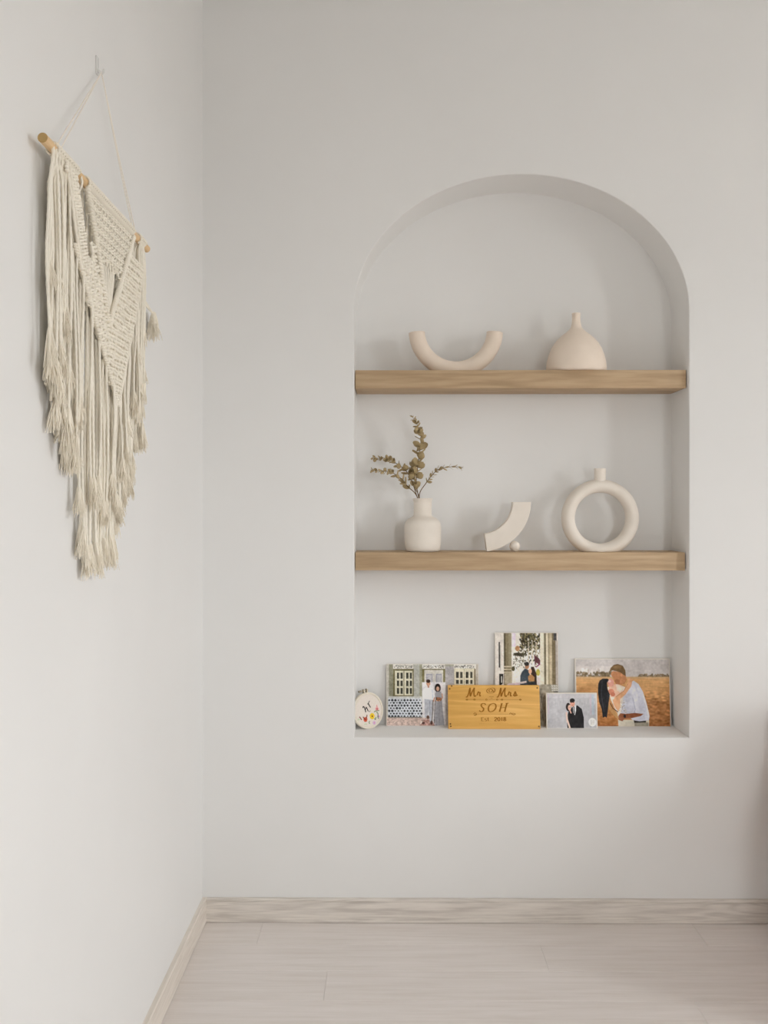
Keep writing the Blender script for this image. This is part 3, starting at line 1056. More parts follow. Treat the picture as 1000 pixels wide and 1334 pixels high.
def field_photo():
    P = Paint(751.3, 859, 872.6, 944.2, 2.2, (186, 181, 179))
    g = lambda x, y: (745 + x / 7.407, 850 + y / 7.407)
    P.rect(751, 868, 800, 878, (206, 200, 196), 0.5)
    for k_ in range(26):
        u = random.uniform(758, 788)
        P.rect(u, random.uniform(870, 873), u + random.uniform(0.8, 2.4), 877, random.choice([(224, 220, 216), (176, 166, 158), (210, 204, 200)]), 0.7)
    for k_ in range(260):
        u = random.uniform(751, 873)
        lo = 874.5 if u < 800 else 877.6
        if 801 < u < 832:
            continue
        P.ell(u, random.uniform(lo + 1, 882.5), random.uniform(0.8, 2.2), random.uniform(0.8, 2.0), random.choice([(112, 98, 74), (128, 110, 84), (98, 88, 64), (142, 124, 98)]), 0.75)
    # field, tones of dry grass
    for k_ in range(62):
        v = 882 + k_
        q = k_ / 62
        P.rect(751, v, 873, v + 1.05, (196 - 36 * q, 156 - 48 * q, 108 - 46 * q))
    P.rect(751, 881, 873, 884, (192, 160, 122), 0.7)
    P.grain(751, 884, 873, 915, 7, 9, 1.2, (1, 0.9, 0.8))
    P.grain(751, 905, 873, 944.5, 13, 3.2, 1.4, (1, 0.85, 0.7))
    P.grain(842, 900, 873, 944.5, 18, 3.0, 1.8, (1, 0.85, 0.7))
    P.rect(846, 912, 873, 944.5, (120, 78, 46), 0.22)
    # his trousers and belt, shirt
    P.poly([g(445, 636), g(600, 636), g(742, 640), g(740, 700), g(448, 700)], (190, 184, 170))
    P.poly([g(596, 640), g(712, 634), g(712, 660), g(600, 668)], (52, 46, 40))
    P.poly([g(602, 664), g(735, 658), g(735, 700), g(602, 700)], (146, 140, 126))
    P.poly([g(470, 575), g(470, 470), g(520, 360), g(548, 300), g(600, 268), g(648, 300), g(690, 375), g(722, 480), g(748, 600), g(740, 640), g(650, 650), g(590, 640), g(530, 600)], (192, 193, 204))
    P.poly([g(548, 330), g(600, 300), g(640, 400), g(650, 600), g(610, 560), g(590, 440)], (206, 206, 214), 0.6)
    P.line([g(590, 430), g(612, 540), g(600, 575)], 0.9, (160, 162, 178))
    P.line([g(690, 400), g(722, 520), g(738, 610)], 1.2, (220, 214, 210), 0.8)
    # her dress
    P.poly([g(350, 330), g(440, 300), g(520, 330), g(500, 430), g(470, 575), g(452, 620), g(420, 540), g(380, 450)], (208, 198, 188))
    for k_ in range(70):
        P.ell(*g(random.uniform(440, 530), random.uniform(450, 570)), 0.6, 0.5, random.choice([(150, 140, 128), (230, 224, 216), (176, 166, 150)]), 0.8)
    P.poly([g(350, 480), g(380, 500), g(440, 570), g(450, 640), g(400, 590), g(360, 540)], (176, 138, 92))
    P.poly([g(362, 318), g(430, 300), g(506, 336), g(470, 400), g(420, 428), g(376, 420)], (208, 172, 150))
    P.poly([g(430, 306), g(506, 336), g(470, 380), g(440, 360)], (222, 206, 194), 0.7)
    # her arms
    P.poly([g(560, 238), g(590, 262), g(578, 320), g(520, 400), g(470, 440), g(468, 520), g(448, 560), g(408, 500), g(398, 452), g(430, 415), g(505, 362), g(540, 290)], (206, 160, 124))
    P.line([g(430, 420), g(505, 366), g(545, 300)], 0.8, (176, 126, 92))
    P.line([g(372, 480), g(400, 530), g(445, 562)], 1.0, (84, 54, 40))
    P.ell(*g(384, 375), 4.0, 3.8, (190, 128, 104))
    P.ell(*g(400, 398), 3.0, 2.4, (176, 108, 84))
    # her face and long black hair
    P.ell(*g(382, 288), 4.2, 5.2, (202, 150, 136))
    P.ell(*g(372, 275), 2.0, 1.6, (222, 196, 190), 0.8)
    P.poly([g(262, 300), g(276, 268), g(305, 250), g(352, 250), g(364, 262), g(346, 290), g(350, 350), g(372, 400), g(360, 470), g(348, 560), g(338, 618), g(322, 606), g(300, 618), g(292, 540), g(268, 470), g(258, 380)], (32, 32, 35))
    P.line([g(300, 270), g(290, 400), g(312, 560)], 0.9, (58, 58, 64))
    # his head
    P.poly([g(388, 192), g(404, 178), g(470, 186), g(526, 214), g(536, 262), g(512, 300), g(468, 308), g(430, 300), g(412, 268), g(406, 244), g(384, 216)], (182, 130, 92))
    P.poly([g(440, 250), g(470, 262), g(468, 300), g(432, 300), g(416, 270)], (150, 100, 66), 0.7)
    P.poly([g(370, 184), g(384, 148), g(414, 120), g(452, 112), g(500, 128), g(524, 170), g(528, 224), g(508, 216), g(478, 192), g(432, 178), g(404, 172)], (112, 88, 56))
    P.ell(*g(448, 140), 5.6, 2.2, (150, 122, 82), 0.6)
    P.ell(*g(486, 216), 1.4, 2.2, (196, 142, 104))
    # his forearm and hand
    P.poly([g(448, 600), g(470, 574), g(520, 580), g(610, 572), g(690, 580), g(664, 600), g(570, 622), g(510, 622), g(486, 650), g(456, 640)], (136, 84, 56))
    P.ell(*g(510, 602), 1.6, 2.2, (40, 32, 30))
    P.rect(751, 859, 752, 944.5, (200, 196, 190), 0.6)
    P.grain(751, 859, 873, 944.5, 4, 1.6, 1.6)
    return P


photo('photo_print', house_photo(), (503.6, 865.3, 623, 944.6), WALL_Y + 0.146, R(4.0), 0.004, 'landscape photo print of a couple outside a shuttered house with patterned tiles')
photo('photo_print', porch_photo(), (645.6, 824.3, 727, 944.6), WALL_Y + 0.145, R(3.0), 0.004, 'tall upright photo print of a couple among columns behind the golden plaque')
photo('photo_print', field_photo(), (750.8, 858.6, 872.8, 944.9), WALL_Y + 0.142, R(4.5), 0.008, 'large landscape photo print of a couple kissing in a dry field', 0.0025)
photo('photo_print', studio_photo(), (713, 903.8, 777, 948.0), WALL_Y + 0.116, R(6.0), 0.010, 'small landscape photo print of a couple in black against grey', 0.003)

# ------------------------------------------------------------------ wooden plaque
yp = WALL_Y + 0.104
pc0, pc1 = on_y(583.8, 949.5, yp), on_y(704, 949.5, yp)
pw = pc1.x - pc0.x
ptilt = R(11)
ph = 55.6 * yp / F / math.cos(ptilt)
pq = thing('wooden_plaque', 'golden varnished wooden plaque engraved with names and a date', 'plaque', ((pc0.x + pc1.x) / 2, yp, SILL), (-ptilt, 0, 0))
obj('board', box(-pw / 2, pw / 2, 0, 0.016, 0, ph, 0.0025, 2), M['plaque'], pq)


def pz(x, y):
    """crop coordinates of the lettering to the face of the board"""
    return ((x - 65) / 850 - 0.5) * pw, (1 - (y - 75) / 385) * ph


def ribbon(pts, w, mapf, y=-0.0004, n=None, taper=False):
    P2 = [Vector((*mapf(*p), 0)) for p in pts]
    if n:
        P2 = smooth_path(P2, n)
    V, Fc = [], []
    m_ = len(P2)
    for i in range(m_):
        d = (P2[min(i + 1, m_ - 1)] - P2[max(i - 1, 0)])
        d = d.normalized() if d.length > 1e-9 else Vector((1, 0, 0))
        nn = Vector((-d.y, d.x, 0))
        ww = w / 2
        if taper:
            ww *= 0.45 + 0.75 * abs(d.y)
        for s_ in (-1, 1):
            q = P2[i] + nn * ww * s_
            V.append(Vector((q.x, y, q.y)))
            V.append(Vector((q.x, 0.0006, q.y)))
    for i in range(m_ - 1):
        a = i * 4
        Fc += [(a, a + 2, a + 6, a + 4), (a, a + 4, a + 5, a + 1), (a + 2, a + 3, a + 7, a + 6)]
    return V, Fc


def shift(st, dx, dy=0, sx=1, sy=1):
    return [[(x * sx + dx, y * sy + dy) for x, y in s_] for s_ in st]


G_M = [[(0, 78), (8, 82), (22, 60), (38, 10), (42, 4), (40, 40), (42, 76)], [(42, 76), (58, 40), (80, 6), (82, 2), (78, 40), (80, 70), (88, 76), (98, 66)]]
G_r = [[(0, 66), (10, 40), (14, 34), (16, 42), (28, 40), (24, 56), (26, 72), (36, 68)]]
G_s = [[(0, 70), (14, 42), (18, 34), (24, 56), (14, 72), (4, 68)], [(14, 72), (30, 68), (38, 60)]]
G_dot = [[(0, 72), (3, 72)]]
G_amp = [[(64, 40), (50, 20), (30, 4), (8, 14), (0, 30), (10, 46), (34, 50), (60, 44), (74, 24), (66, 4), (44, 0)], [(24, 16), (40, 12), (52, 22), (44, 36), (26, 38), (20, 26), (24, 16)]]
G_S = [[(66, 12), (56, 2), (34, 2), (22, 18), (32, 34), (46, 46), (40, 66), (20, 74), (2, 64)]]
G_O = [[(50, 0), (24, 10), (6, 36), (8, 66), (28, 74), (56, 62), (74, 34), (70, 8), (50, 0)]]
G_H = [[(26, 2), (14, 40), (2, 72)], [(78, 0), (64, 38), (54, 72)], [(10, 40), (70, 36)], [(-6, 72), (12, 72)], [(46, 72), (64, 72)], [(16, 2), (36, 2)], [(66, 0), (96, -2)]]
words = [
    (shift(G_M, 232, 100, 0.95, 1.0) + shift(G_r, 335, 100) + shift(G_dot, 390, 100), 0.0024),
    (shift(G_amp, 425, 100, 1.05, 0.95) + [[(445, 178), (490, 178)], [(460, 190), (478, 190)]], 0.0015),
    (shift(G_M, 518, 100, 0.95, 1.0) + shift(G_r, 620, 100) + shift(G_s, 672, 100) + shift(G_dot, 730, 100), 0.0024),
    (shift(G_S, 350, 236, 0.95, 0.98) + shift(G_O, 432, 236, 1.02, 0.98) + shift(G_H, 538, 236, 0.92, 0.98), 0.0026),
    ([[(372, 358), (372, 388), (394, 388)], [(372, 373), (390, 373)], [(372, 358), (394, 358)],
      [(418, 368), (404, 370), (406, 378), (418, 381), (416, 388), (402, 388)], [(432, 358), (432, 384), (440, 388)], [(424, 368), (442, 368)], [(455, 387), (458, 387)]], 0.0013),
    ([[(492, 364), (502, 357), (512, 364), (506, 375), (492, 388), (514, 388)], [(532, 357), (523, 364), (523, 380), (532, 388), (541, 380), (541, 364), (532, 357)],
      [(554, 362), (560, 357), (560, 388)], [(586, 357), (576, 363), (586, 372), (597, 380), (586, 388), (575, 380), (586, 372), (596, 363), (586, 357)]], 0.0018),
    ([[(235, 203), (400, 203)], [(440, 203), (500, 203)], [(540, 203), (745, 203)], [(330, 329), (690, 329)]], 0.0009),
    ([[(x, y - 6), (x + 8, y), (x, y + 6), (x - 8, y), (x, y - 6)] for x, y in ((240, 203), (310, 203), (420, 203), (520, 203), (565, 203), (735, 203))]
     + [[(300, 329), (312, 318), (326, 329), (318, 342), (306, 338), (330, 329)], [(630, 329), (642, 318), (652, 329), (664, 320), (690, 329)], [(655, 329), (668, 338), (684, 332)]], 0.0012),
    ([[(x, 413), (x + 9, 413)] for x in range(352, 612, 16)], 0.0010),
]
for st, w_ in words:
    obj('engraved_lettering', merge(*[ribbon(s_, w_ * 1.45, pz, n=(24 if len(s_) > 3 else None), taper=True) for s_ in st]), M['burn'], pq, smooth=False)['label'] = 'brown engraved lettering and flourishes'
for x, y in ((82, 110), (84, 415), (894, 100), (900, 435), (88, 436), (100, 84)):
    cx_, cz_ = pz(x, y)
    obj('nail', moved(lathe([(0.0022, 0), (0.0024, 0.0006), (0.0014, 0.0012)], 12, True, True), Matrix.Translation((cx_, 0, cz_)) @ Matrix.Rotation(R(90), 4, 'X')), M['nail'], pq)

# ------------------------------------------------------------------ embroidery hoop in the corner of the niche
HR = 0.0545
hx = NX - NA
hb = on_y(482.5, 949.3, WALL_Y + 0.112)
hoop_yaw = R(36)
hp = thing('embroidery_hoop', 'round embroidery hoop with stitched initials and flowers leaning in the niche corner', 'embroidery hoop', (hb.x, WALL_Y + 0.112, SILL), (R(-9), R(-4), hoop_yaw))


def ring_band(r0, r1, y0, y1, n=64):
    prof_ = [(r0, y0), (r1 - 0.0008, y0), (r1, y0 + 0.0008), (r1, y1 - 0.0008), (r1 - 0.0008, y1), (r0, y1)]
    V, Fc = [], []
    for i in range(n):
        a = 2 * math.pi * i / n
        for r, y in prof_:
            V.append(Vector((r * math.cos(a), y, HR + r * math.sin(a))))
    for i in range(n):
        for j in range(6):
            Fc.append((i * 6 + j, i * 6 + (j + 1) % 6, ((i + 1) % n) * 6 + (j + 1) % 6, ((i + 1) % n) * 6 + j))
    return V, Fc


obj('hoop_ring', ring_band(HR - 0.0042, HR, -0.004, 0.006), M['hoop'], hp, angle=30)
obj('inner_ring', ring_band(HR - 0.0062, HR - 0.0044, -0.0045, 0.006), M['hoop'], hp, angle=30)
obj('fabric', moved(lathe([(HR - 0.0058, 0), (HR - 0.0058, 0.0015), (HR - 0.02, 0.0019)], 64, True, True), Matrix.Translation((0, -0.0015, HR)) @ Matrix.Rotation(R(90), 4, 'X')), M['linen'], hp)
cl = obj('clamp', merge(box(-0.0075, -0.004, -0.004, 0.006, 2 * HR - 0.001, 2 * HR + 0.011, 0.0008, 1), box(0.004, 0.0075, -0.004, 0.006, 2 * HR - 0.001, 2 * HR + 0.011, 0.0008, 1)), M['brass'], hp)
obj('screw', merge(tube([Vector((-0.016, 0.001, 2 * HR + 0.006)), Vector((0.011, 0.001, 2 * HR + 0.006))], 0.0014, 10), tube([Vector((-0.023, 0.001, 2 * HR + 0.006)), Vector((-0.014, 0.001, 2 * HR + 0.006))], 0.0034, 14)), M['brass'], cl)
YF = -0.0042


def hz(x, y):
    """crop coordinates of the stitching (hoop about 130..790 x 290..1065) to the fabric"""
    return (x - 460) / 330 * HR, HR - (y - 678) / 388 * HR


def stitch(pts, w, mat, n=16):
    return ribbon(pts, w, hz, YF, n)


obj('stitched_initials', merge(stitch([(345, 600), (352, 570), (372, 585), (388, 640), (392, 700)], 0.0028, 0), stitch([(372, 640), (400, 632), (415, 600)], 0.0014, 0),
                               stitch([(410, 590), (424, 610), (440, 660), (446, 690)], 0.0026, 0), stitch([(470, 520), (488, 570), (506, 612), (512, 622)], 0.0028, 0), stitch([(455, 545), (480, 520), (512, 478)], 0.0016, 0),
                               stitch([(455, 690), (470, 706), (500, 690)], 0.0010, 0)), M['thread_black'], hp, smooth=False)


def petals(x, y, rad, n, mat, sub):
    gs = []
    for k_ in range(n):
        a = 2 * math.pi * k_ / n
        cx_, cz_ = hz(x + rad * 0.55 * math.cos(a) * 0.85, y + rad * 0.55 * math.sin(a))
        gs.append(blob((cx_, YF + 0.0012, cz_), rad * 0.5 / 360 * HR, 0.0012, rad * 0.5 / 360 * HR, None, 10, 6))
    f = obj('stitched_flower', merge(*gs), mat, hp)
    cx_, cz_ = hz(x, y)
    obj('flower_centre', blob((cx_, YF + 0.0006, cz_), rad * 0.3 / 360 * HR, 0.0014, rad * 0.3 / 360 * HR, None, 10, 6), sub, f)


petals(365, 850, 52, 6, M['thread_red'], M['thread_dark'])
petals(520, 815, 66, 7, M['thread_yellow'], M['thread_dark'])
petals(650, 690, 46, 5, M['thread_pink'], M['thread_dark'])
petals(545, 962, 40, 5, M['thread_mauve'], M['thread_pink'])
petals(660, 850, 36, 5, M['thread_mauve'], M['thread_dark'])
for pts, mt in (([(240, 760), (262, 800), (278, 840)], 'thread_dark'), ([(318, 780), (340, 830), (360, 860)], 'thread_dark'), ([(412, 760), (400, 800), (380, 840)], 'thread_dark'),
                ([(440, 960), (432, 930), (450, 900)], 'thread_green'), ([(200, 830), (215, 810), (235, 830)], 'thread_sage'), ([(655, 600), (655, 650), (640, 720)], 'thread_pink'),
                ([(570, 735), (620, 725), (690, 730)], 'thread_green'), ([(625, 750), (655, 790), (640, 860), (655, 900)], 'thread_green'), ([(560, 870), (580, 900), (600, 850)], 'thread_green'), ([(380, 960), (350, 940), (320, 950)], 'thread_sage')):
    obj('stitched_leaf', stitch(pts, 0.0026, 0), M[mt], hp, smooth=False)

# ------------------------------------------------------------------ clear hook and macrame on the left wall
hk = on_x(125.3, 86, LEFT_X)
hook = thing('adhesive_hook', 'small clear plastic hook on the plain wall holding the macrame string', 'hook', tuple(hk))
obj('plate', box(0, 0.003, -0.006, 0.006, -0.016, 0.018, 0.0012, 2), M['clear'], hook)
obj('prong', tube(smooth_path([(0.002, 0, -0.006), (0.008, 0, -0.013), (0.013, 0, -0.012), (0.0145, 0, -0.006)], 12), 0.0022, 8), M['clear'], hook)

OFF = 0.023                       # dowel axis in front of the wall
DX = LEFT_X + OFF
d0 = on_x(55.5, 179.5, DX)
d1 = on_x(191, 324, DX)
DL = d1.y - d0.y
DZ = (d0.z + d1.z) / 2
mac = thing('macrame_hanging', 'cream knotted macrame wall hanging with fringe on a wooden dowel', 'wall hanging', (LEFT_X, d0.y, DZ))


def ML(u, v, o=OFF):
    p = on_x(u, v, LEFT_X + o)
    return Vector((o, p.y - d0.y, p.z - DZ))


DR = 0.0078
dow = obj('dowel', tube([Vector((OFF, DL * k_ / 12, 0.0006 * math.sin(k_))) for k_ in range(13)], DR, 20, cap=True), M['dowel'], mac, angle=50)
for yy, q in ((-0.0006, 0.0004), (DL + 0.0006, -0.0004)):
    obj('end_grain', tube([Vector((OFF, yy, 0)), Vector((OFF, yy + q * 2, 0))], DR * 0.97, 20), M['dowel_end'], dow, angle=30)

# string from the dowel to the hook: two strands each side
ap = Vector((0.010, hk.y - d0.y, hk.z - 0.012 - DZ))
for u, v, dy in ((72.5, 184, 0), (77.5, 188, 0), (171.5, 302, 0), (175.0, 306, 0)):
    e = ML(u, v)
    e.z = DR
    p = smooth_path([e + Vector((0.004, 0, -0.012)), e + Vector((DR * 0.2, 0, 0.001)), e.lerp(ap, 0.5), ap], 24)
    obj('hanging_string', tube(p, 0.00105, 6), M['white_cord'], mac)


def sof(u, o=OFF):
    return ML(u, 300, o).y


def hof(u, v, o=OFF):
    return -ML(u, v, o).z


S0, S1 = sof(63), sof(187)
bot_tab = [(60, 478), (64, 482), (69, 500), (74, 520), (80, 545), (86, 580), (92, 608), (98, 622), (104, 636), (109, 690), (113, 738), (120, 745), (132, 745), (146, 740), (154, 730), (158, 690), (164, 662), (170, 640), (176, 618), (182, 598), (187, 560), (190, 470), (195, 420)]
bot_s = np.array([sof(u) for u, v in bot_tab])
bot_h = np.array([hof(u, v) for u, v in bot_tab])


def bottom(s_):
    return float(np.interp(s_, bot_s, bot_h))


CORD_R = 0.0024
fray_cache = {}


def fray_geo(seed):
    rnd = random.Random(seed)
    gs = []
    Lf = rnd.uniform(0.030, 0.052)
    gs.append(tube([Vector((0, 0, 0.004)), Vector((0, 0, -0.004)), Vector((rnd.uniform(-.001, .001), rnd.uniform(-.001, .001), -Lf * 0.5)), Vector((0, 0, -Lf * 0.85))], lambda q: CORD_R * (1.0 + 0.9 * q if q < 0.7 else 1.6 * (1.02 - q) / 0.32 + 0.15), 8))
    for k_ in range(30):
        a = rnd.uniform(0, 2 * math.pi)
        rr = rnd.uniform(0.5, 1.0)
        sp = rnd.uniform(0.0015, 0.0078)
        l = Lf * rnd.uniform(0.75, 1.08)
        b0 = Vector((CORD_R * rr * math.cos(a), CORD_R * rr * math.sin(a), 0.002))
        w1, w2 = rnd.uniform(-.0015, .0015), rnd.uniform(-.0015, .0015)
        p = smooth_path([b0, b0 + Vector((sp * .35 * math.cos(a) + w1, sp * .35 * math.sin(a) + w2, -l * .4)), b0 + Vector((sp * .8 * math.cos(a), sp * .8 * math.sin(a), -l * .75)), b0 + Vector((sp * math.cos(a) + w2, sp * math.sin(a) + w1, -l))], 6)
        gs.append(tube(p, lambda q: 0.00085 * (1 - 0.55 * q), 4, cap=False))
    return merge(*gs), Lf


FRAYS = []
for k_ in range(6):
    g_, Lf = fray_geo(100 + k_)
    FRAYS.append((mesh_from('frayed_end', g_[0], g_[1], M['fray'], True, 60), Lf))


def cord(pts, fray=True, rad=None):
    """a hanging cord through local points; its frayed end is a sub-part"""
    rad = rad or CORD_R * random.uniform(0.9, 1.12)
    Ltot = sum((Vector(pts[i + 1]) - Vector(pts[i])).length for i in range(len(pts) - 1))
    n = max(8, int(Ltot / 0.0042))
    path = smooth_path(pts, n)
    c_ = obj('cord', tube(path, rad, 7, True, 2, 420.0, 0.14), M['cord'], mac, angle=80)
    if fray:
        me, Lf = random.choice(FRAYS)
        f = link('frayed_end', me, c_, tuple(path[-1]), (random.uniform(-.12, .12), random.uniform(-.12, .12), random.uniform(0, 6.28)))
        k2 = random.uniform(0.85, 1.2)
        f.scale = (k2 * random.uniform(1.0, 1.35), k2 * random.uniform(1.0, 1.35), k2)
    return c_


def hang(s_, h0, h1, o, wob=0.004, ds=0.0, fray=True, lead=None):
    """vertical strand at s_, from drop h0 to drop h1 (tip of the fray)"""
    h1 = h1 - (0.034 if fray else 0)
    n = max(3, int((h1 - h0) / 0.05))
    pts = list(lead or [])
    w_ = random.uniform(0, 6)
    for i in range(n + 1):
        q = i / n
        pts.append((max(0.005, o + 0.002 * math.sin(w_ + 5 * q)), s_ + ds * q + wob * 0.5 * math.sin(w_ * 1.7 + 3.1 * q) * min(1, 2 * q), -(h0 + (h1 - h0) * q)))
    return cord(pts, fray)


# knots
def larks_head():
    gs = []
    for k_ in (-1, 1):
        p = [Vector(((DR + 0.0022) * math.cos(a), k_ * 0.0024, (DR + 0.0022) * math.sin(a))) for a in np.linspace(R(-75), R(255), 15)]
        gs.append(tube(p, 0.0022, 6))
    gs.append(tube(smooth_path([(DR + 0.001, -0.0048, -0.004), (DR + 0.0045, -0.002, -0.0015), (DR + 0.0045, 0.002, -0.0015), (DR + 0.001, 0.0048, -0.004)], 8), 0.0021, 6))
    return mesh_from('larks_head_knot', *merge(*gs), M['cord'], True, 70)


def square_knot(w=0.0105, h_=0.0115):
    gs = []
    for k_ in (-1, 1):
        gs.append(tube(smooth_path([(0, k_ * 0.0018, h_ * 0.7), (0.001, k_ * 0.0022, 0), (0, k_ * 0.0018, -h_ * 0.7)], 5), 0.0019, 6))
        gs.append(blob((0.0012, k_ * w * 0.42, 0.0), 0.0030, 0.0020, h_ * 0.44, None, 8, 5))
    gs.append(tube(smooth_path([(0.0005, -w * 0.42, h_ * 0.24), (0.0048, 0, h_ * 0.14), (0.0005, w * 0.42, h_ * 0.32)], 6), 0.0021, 6))
    gs.append(tube(smooth_path([(0.0005, -w * 0.42, -h_ * 0.12), (0.0048, 0, -h_ * 0.28), (0.0005, w * 0.42, -h_ * 0.16)], 6), 0.0021, 6))
    return mesh_from('square_knot', *merge(*gs), M['cord'], True, 70)


LARK = larks_head()
KNOT = square_knot()
n_knots = 0


def knot(s_, h_, o, rot=0.0, sc_=1.0):
    global n_knots
    n_knots += 1
    k_ = link('square_knot', KNOT, mac, (o, s_, -h_), (rot, 0, random.uniform(-.15, .15)))
    k_.scale = (sc_, sc_ * random.uniform(0.92, 1.08), sc_ * random.uniform(0.92, 1.08))


def hitch_bar(p0, p1, o, r=0.0036, sag=0.0):
    """a diagonal ridge of half-hitch knots"""
    a, b_ = Vector((o, p0[0], -p0[1])), Vector((o, p1[0], -p1[1]))
    Lb = (b_ - a).length
    d = (b_ - a).normalized()
    n = int(Lb / 0.0058)
    gs = [tube([a, a.lerp(b_, .5), b_], r * 0.7, 8)]
    ax = Vector((1, 0, 0))
    nrm = d.cross(ax)
    rotm = Matrix((ax, (d * 0.8 + nrm * 0.6).normalized(), ax.cross((d * 0.8 + nrm * 0.6).normalized()))).transposed()
    for k_ in range(n + 1):
        q = k_ / n
        p = a.lerp(b_, q) + Vector((0.0012 + sag * math.sin(math.pi * q), 0, 0))
        gs.append(blob(p, r * 0.95, r * 0.55, r * 1.25, rotm, 8, 5))
    return obj('half_hitch_bar', merge(*gs), M['cord'], mac, angle=70)


# key points of the pattern in (s, drop)
def K(u, v):
    return sof(u), hof(u, v)


a0, a1 = sof(68), sof(96)          # first group on the dowel
b0, b1 = sof(109), sof(169)        # middle group
c0, c1 = sof(177.5), sof(184)      # last group
for lo, hi in ((a0, a1), (b0, b1), (c0, c1)):
    n = max(3, int((hi - lo) / 0.0098))
    for k_ in range(n):
        link('larks_head_knot', LARK, mac, (OFF, lo + (hi - lo) * (k_ + 0.5) / n, 0), (0, 0, 0))

V_TOP_L, V_TOP_R, V_PT = (b0, 0.014), (b1, 0.014), K(137, 422)
W_L, W_R, W_PT = K(93, 318), K(183, 352), K(150, 527)


def lerp2(a, b_, q):
    return a[0] + (b_[0] - a[0]) * q, a[1] + (b_[1] - a[1]) * q


def h_on(a, b_, s_):
    q = (s_ - a[0]) / (b_[0] - a[0])
    return a[1] + (b_[1] - a[1]) * q


hitch_bar(V_TOP_L, V_PT, OFF + 0.006, 0.0056)
hitch_bar(V_TOP_R, V_PT, OFF + 0.006, 0.0056)
hitch_bar(W_L, W_PT, OFF + 0.004, 0.0048)
hitch_bar(W_R, W_PT, OFF + 0.004, 0.0048)
# small diamond inside the upper V and a second chevron under it
dm = K(141, 372)
hitch_bar(lerp2(V_TOP_L, V_PT, 0.52), K(143, 338), OFF + 0.003, 0.0032)
hitch_bar(lerp2(V_TOP_R, V_PT, 0.52), K(143, 338), OFF + 0.003, 0.0032)
hitch_bar(lerp2(V_PT, W_L, 0.35), K(143, 470), OFF + 0.004, 0.0034)
hitch_bar(lerp2(V_PT, W_R, 0.35), K(143, 470), OFF + 0.004, 0.0034)

# open net of knots under the middle group
step = 0.0180
rowi = 0
hh_ = 0.019
while hh_ < V_PT[1] * 0.52:
    q = (hh_ - V_TOP_L[1]) / (V_PT[1] - V_TOP_L[1])
    sl, sr2 = V_TOP_L[0] + (V_PT[0] - V_TOP_L[0]) * q + 0.006, V_TOP_R[0] + (V_PT[0] - V_TOP_R[0]) * q - 0.006
    s_ = b0 + (0.5 if rowi % 2 else 0.0) * step
    while s_ < sr2:
        if s_ > sl:
            knot(s_, hh_, OFF + 0.004, 0, 0.92)
            for sg in (-1, 1):     # cords crossing to the next row
                obj('cord', tube([Vector((OFF + 0.003, s_ + sg * 0.003, -hh_ - 0.004)), Vector((OFF + 0.002, s_ + sg * step * 0.5, -hh_ - 0.0150))], 0.0019, 6, True), M['cord'], mac)
        s_ += step
    hh_ += 0.0160
    rowi += 1
# dense panels between the two V lines
rowi = 0
hh_ = 0.06
PS = 0.0168
while hh_ < W_PT[1]:
    s_ = sof(90) + (0.5 if rowi % 2 else 0) * PS
    while s_ < sof(184):
        left = s_ < V_PT[0]
        if left:
            up_ = h_on(V_TOP_L, V_PT, s_) if s_ > V_TOP_L[0] else 0.0
            up_ = max(up_, hof(104, 322) if s_ < sof(116) else 0)
            dn = h_on(W_L, W_PT, s_) if s_ > W_L[0] else 0.0
        else:
            up_ = h_on(V_TOP_R, V_PT, s_) if s_ < V_TOP_R[0] else 0.03
            dn = h_on(W_R, W_PT, s_) if s_ > W_PT[0] else h_on(W_L, W_PT, s_)
        if up_ + 0.010 < hh_ < dn - 0.004 and n_knots < 268:
            knot(s_, hh_, OFF + random.uniform(-0.001, 0.003), random.uniform(-.12, .12) + (0.4 if left else -0.4), 1.45)
        s_ += PS
    hh_ += 0.0152
    rowi += 1

# vertical filler cords in the lower half of the upper V
for k_ in range(9):
    q = (k_ + 0.5) / 9
    s_ = b0 + (b1 - b0) * (0.20 + 0.60 * q)
    s_e = V_PT[0] + (s_ - V_PT[0]) * 0.22
    top = V_PT[1] * 0.46 * (1 - 0.5 * abs(q - .5) * 2)
    cord([(OFF - 0.002, s_, -top * 0.92), (OFF + 0.000, (s_ + s_e) / 2, -top - 0.045), (OFF + 0.001, s_e, -V_PT[1] * 0.93)], False)
# cords on the panels' backs, so that little wall shows between the knots
for k_ in range(34):
    s_ = sof(97) + (sof(183) - sof(97)) * (k_ + 0.5) / 34
    if s_ < b0:
        up_ = hof(104, 325)
    elif s_ < b1:
        up_ = h_on(V_TOP_L, V_PT, s_) if s_ < V_PT[0] else h_on(V_TOP_R, V_PT, s_)
    else:
        up_ = 0.004
    dn = h_on(W_L, W_PT, s_) if s_ < W_PT[0] else h_on(W_R, W_PT, s_)
    if dn > up_ + 0.03:
        hang(s_, max(up_, 0.004), dn, OFF - 0.007, 0.002, 0, False)
# a few cords hanging behind the opening beside the middle group
for u, v in ((106, 392), (111, 400), (114, 405), (117, 398)):
    hang(sof(u, OFF - 0.012), 0.004, hof(u, v, OFF - 0.012), OFF - 0.012, 0.003, 0.004, False)

# fringe leaving the lower V: bundles of two to four cords that end together, long at the back, short in front
def top_of(s_):
    return max(h_on(W_L, W_PT, s_) if s_ < W_PT[0] else h_on(W_R, W_PT, s_), 0.02)


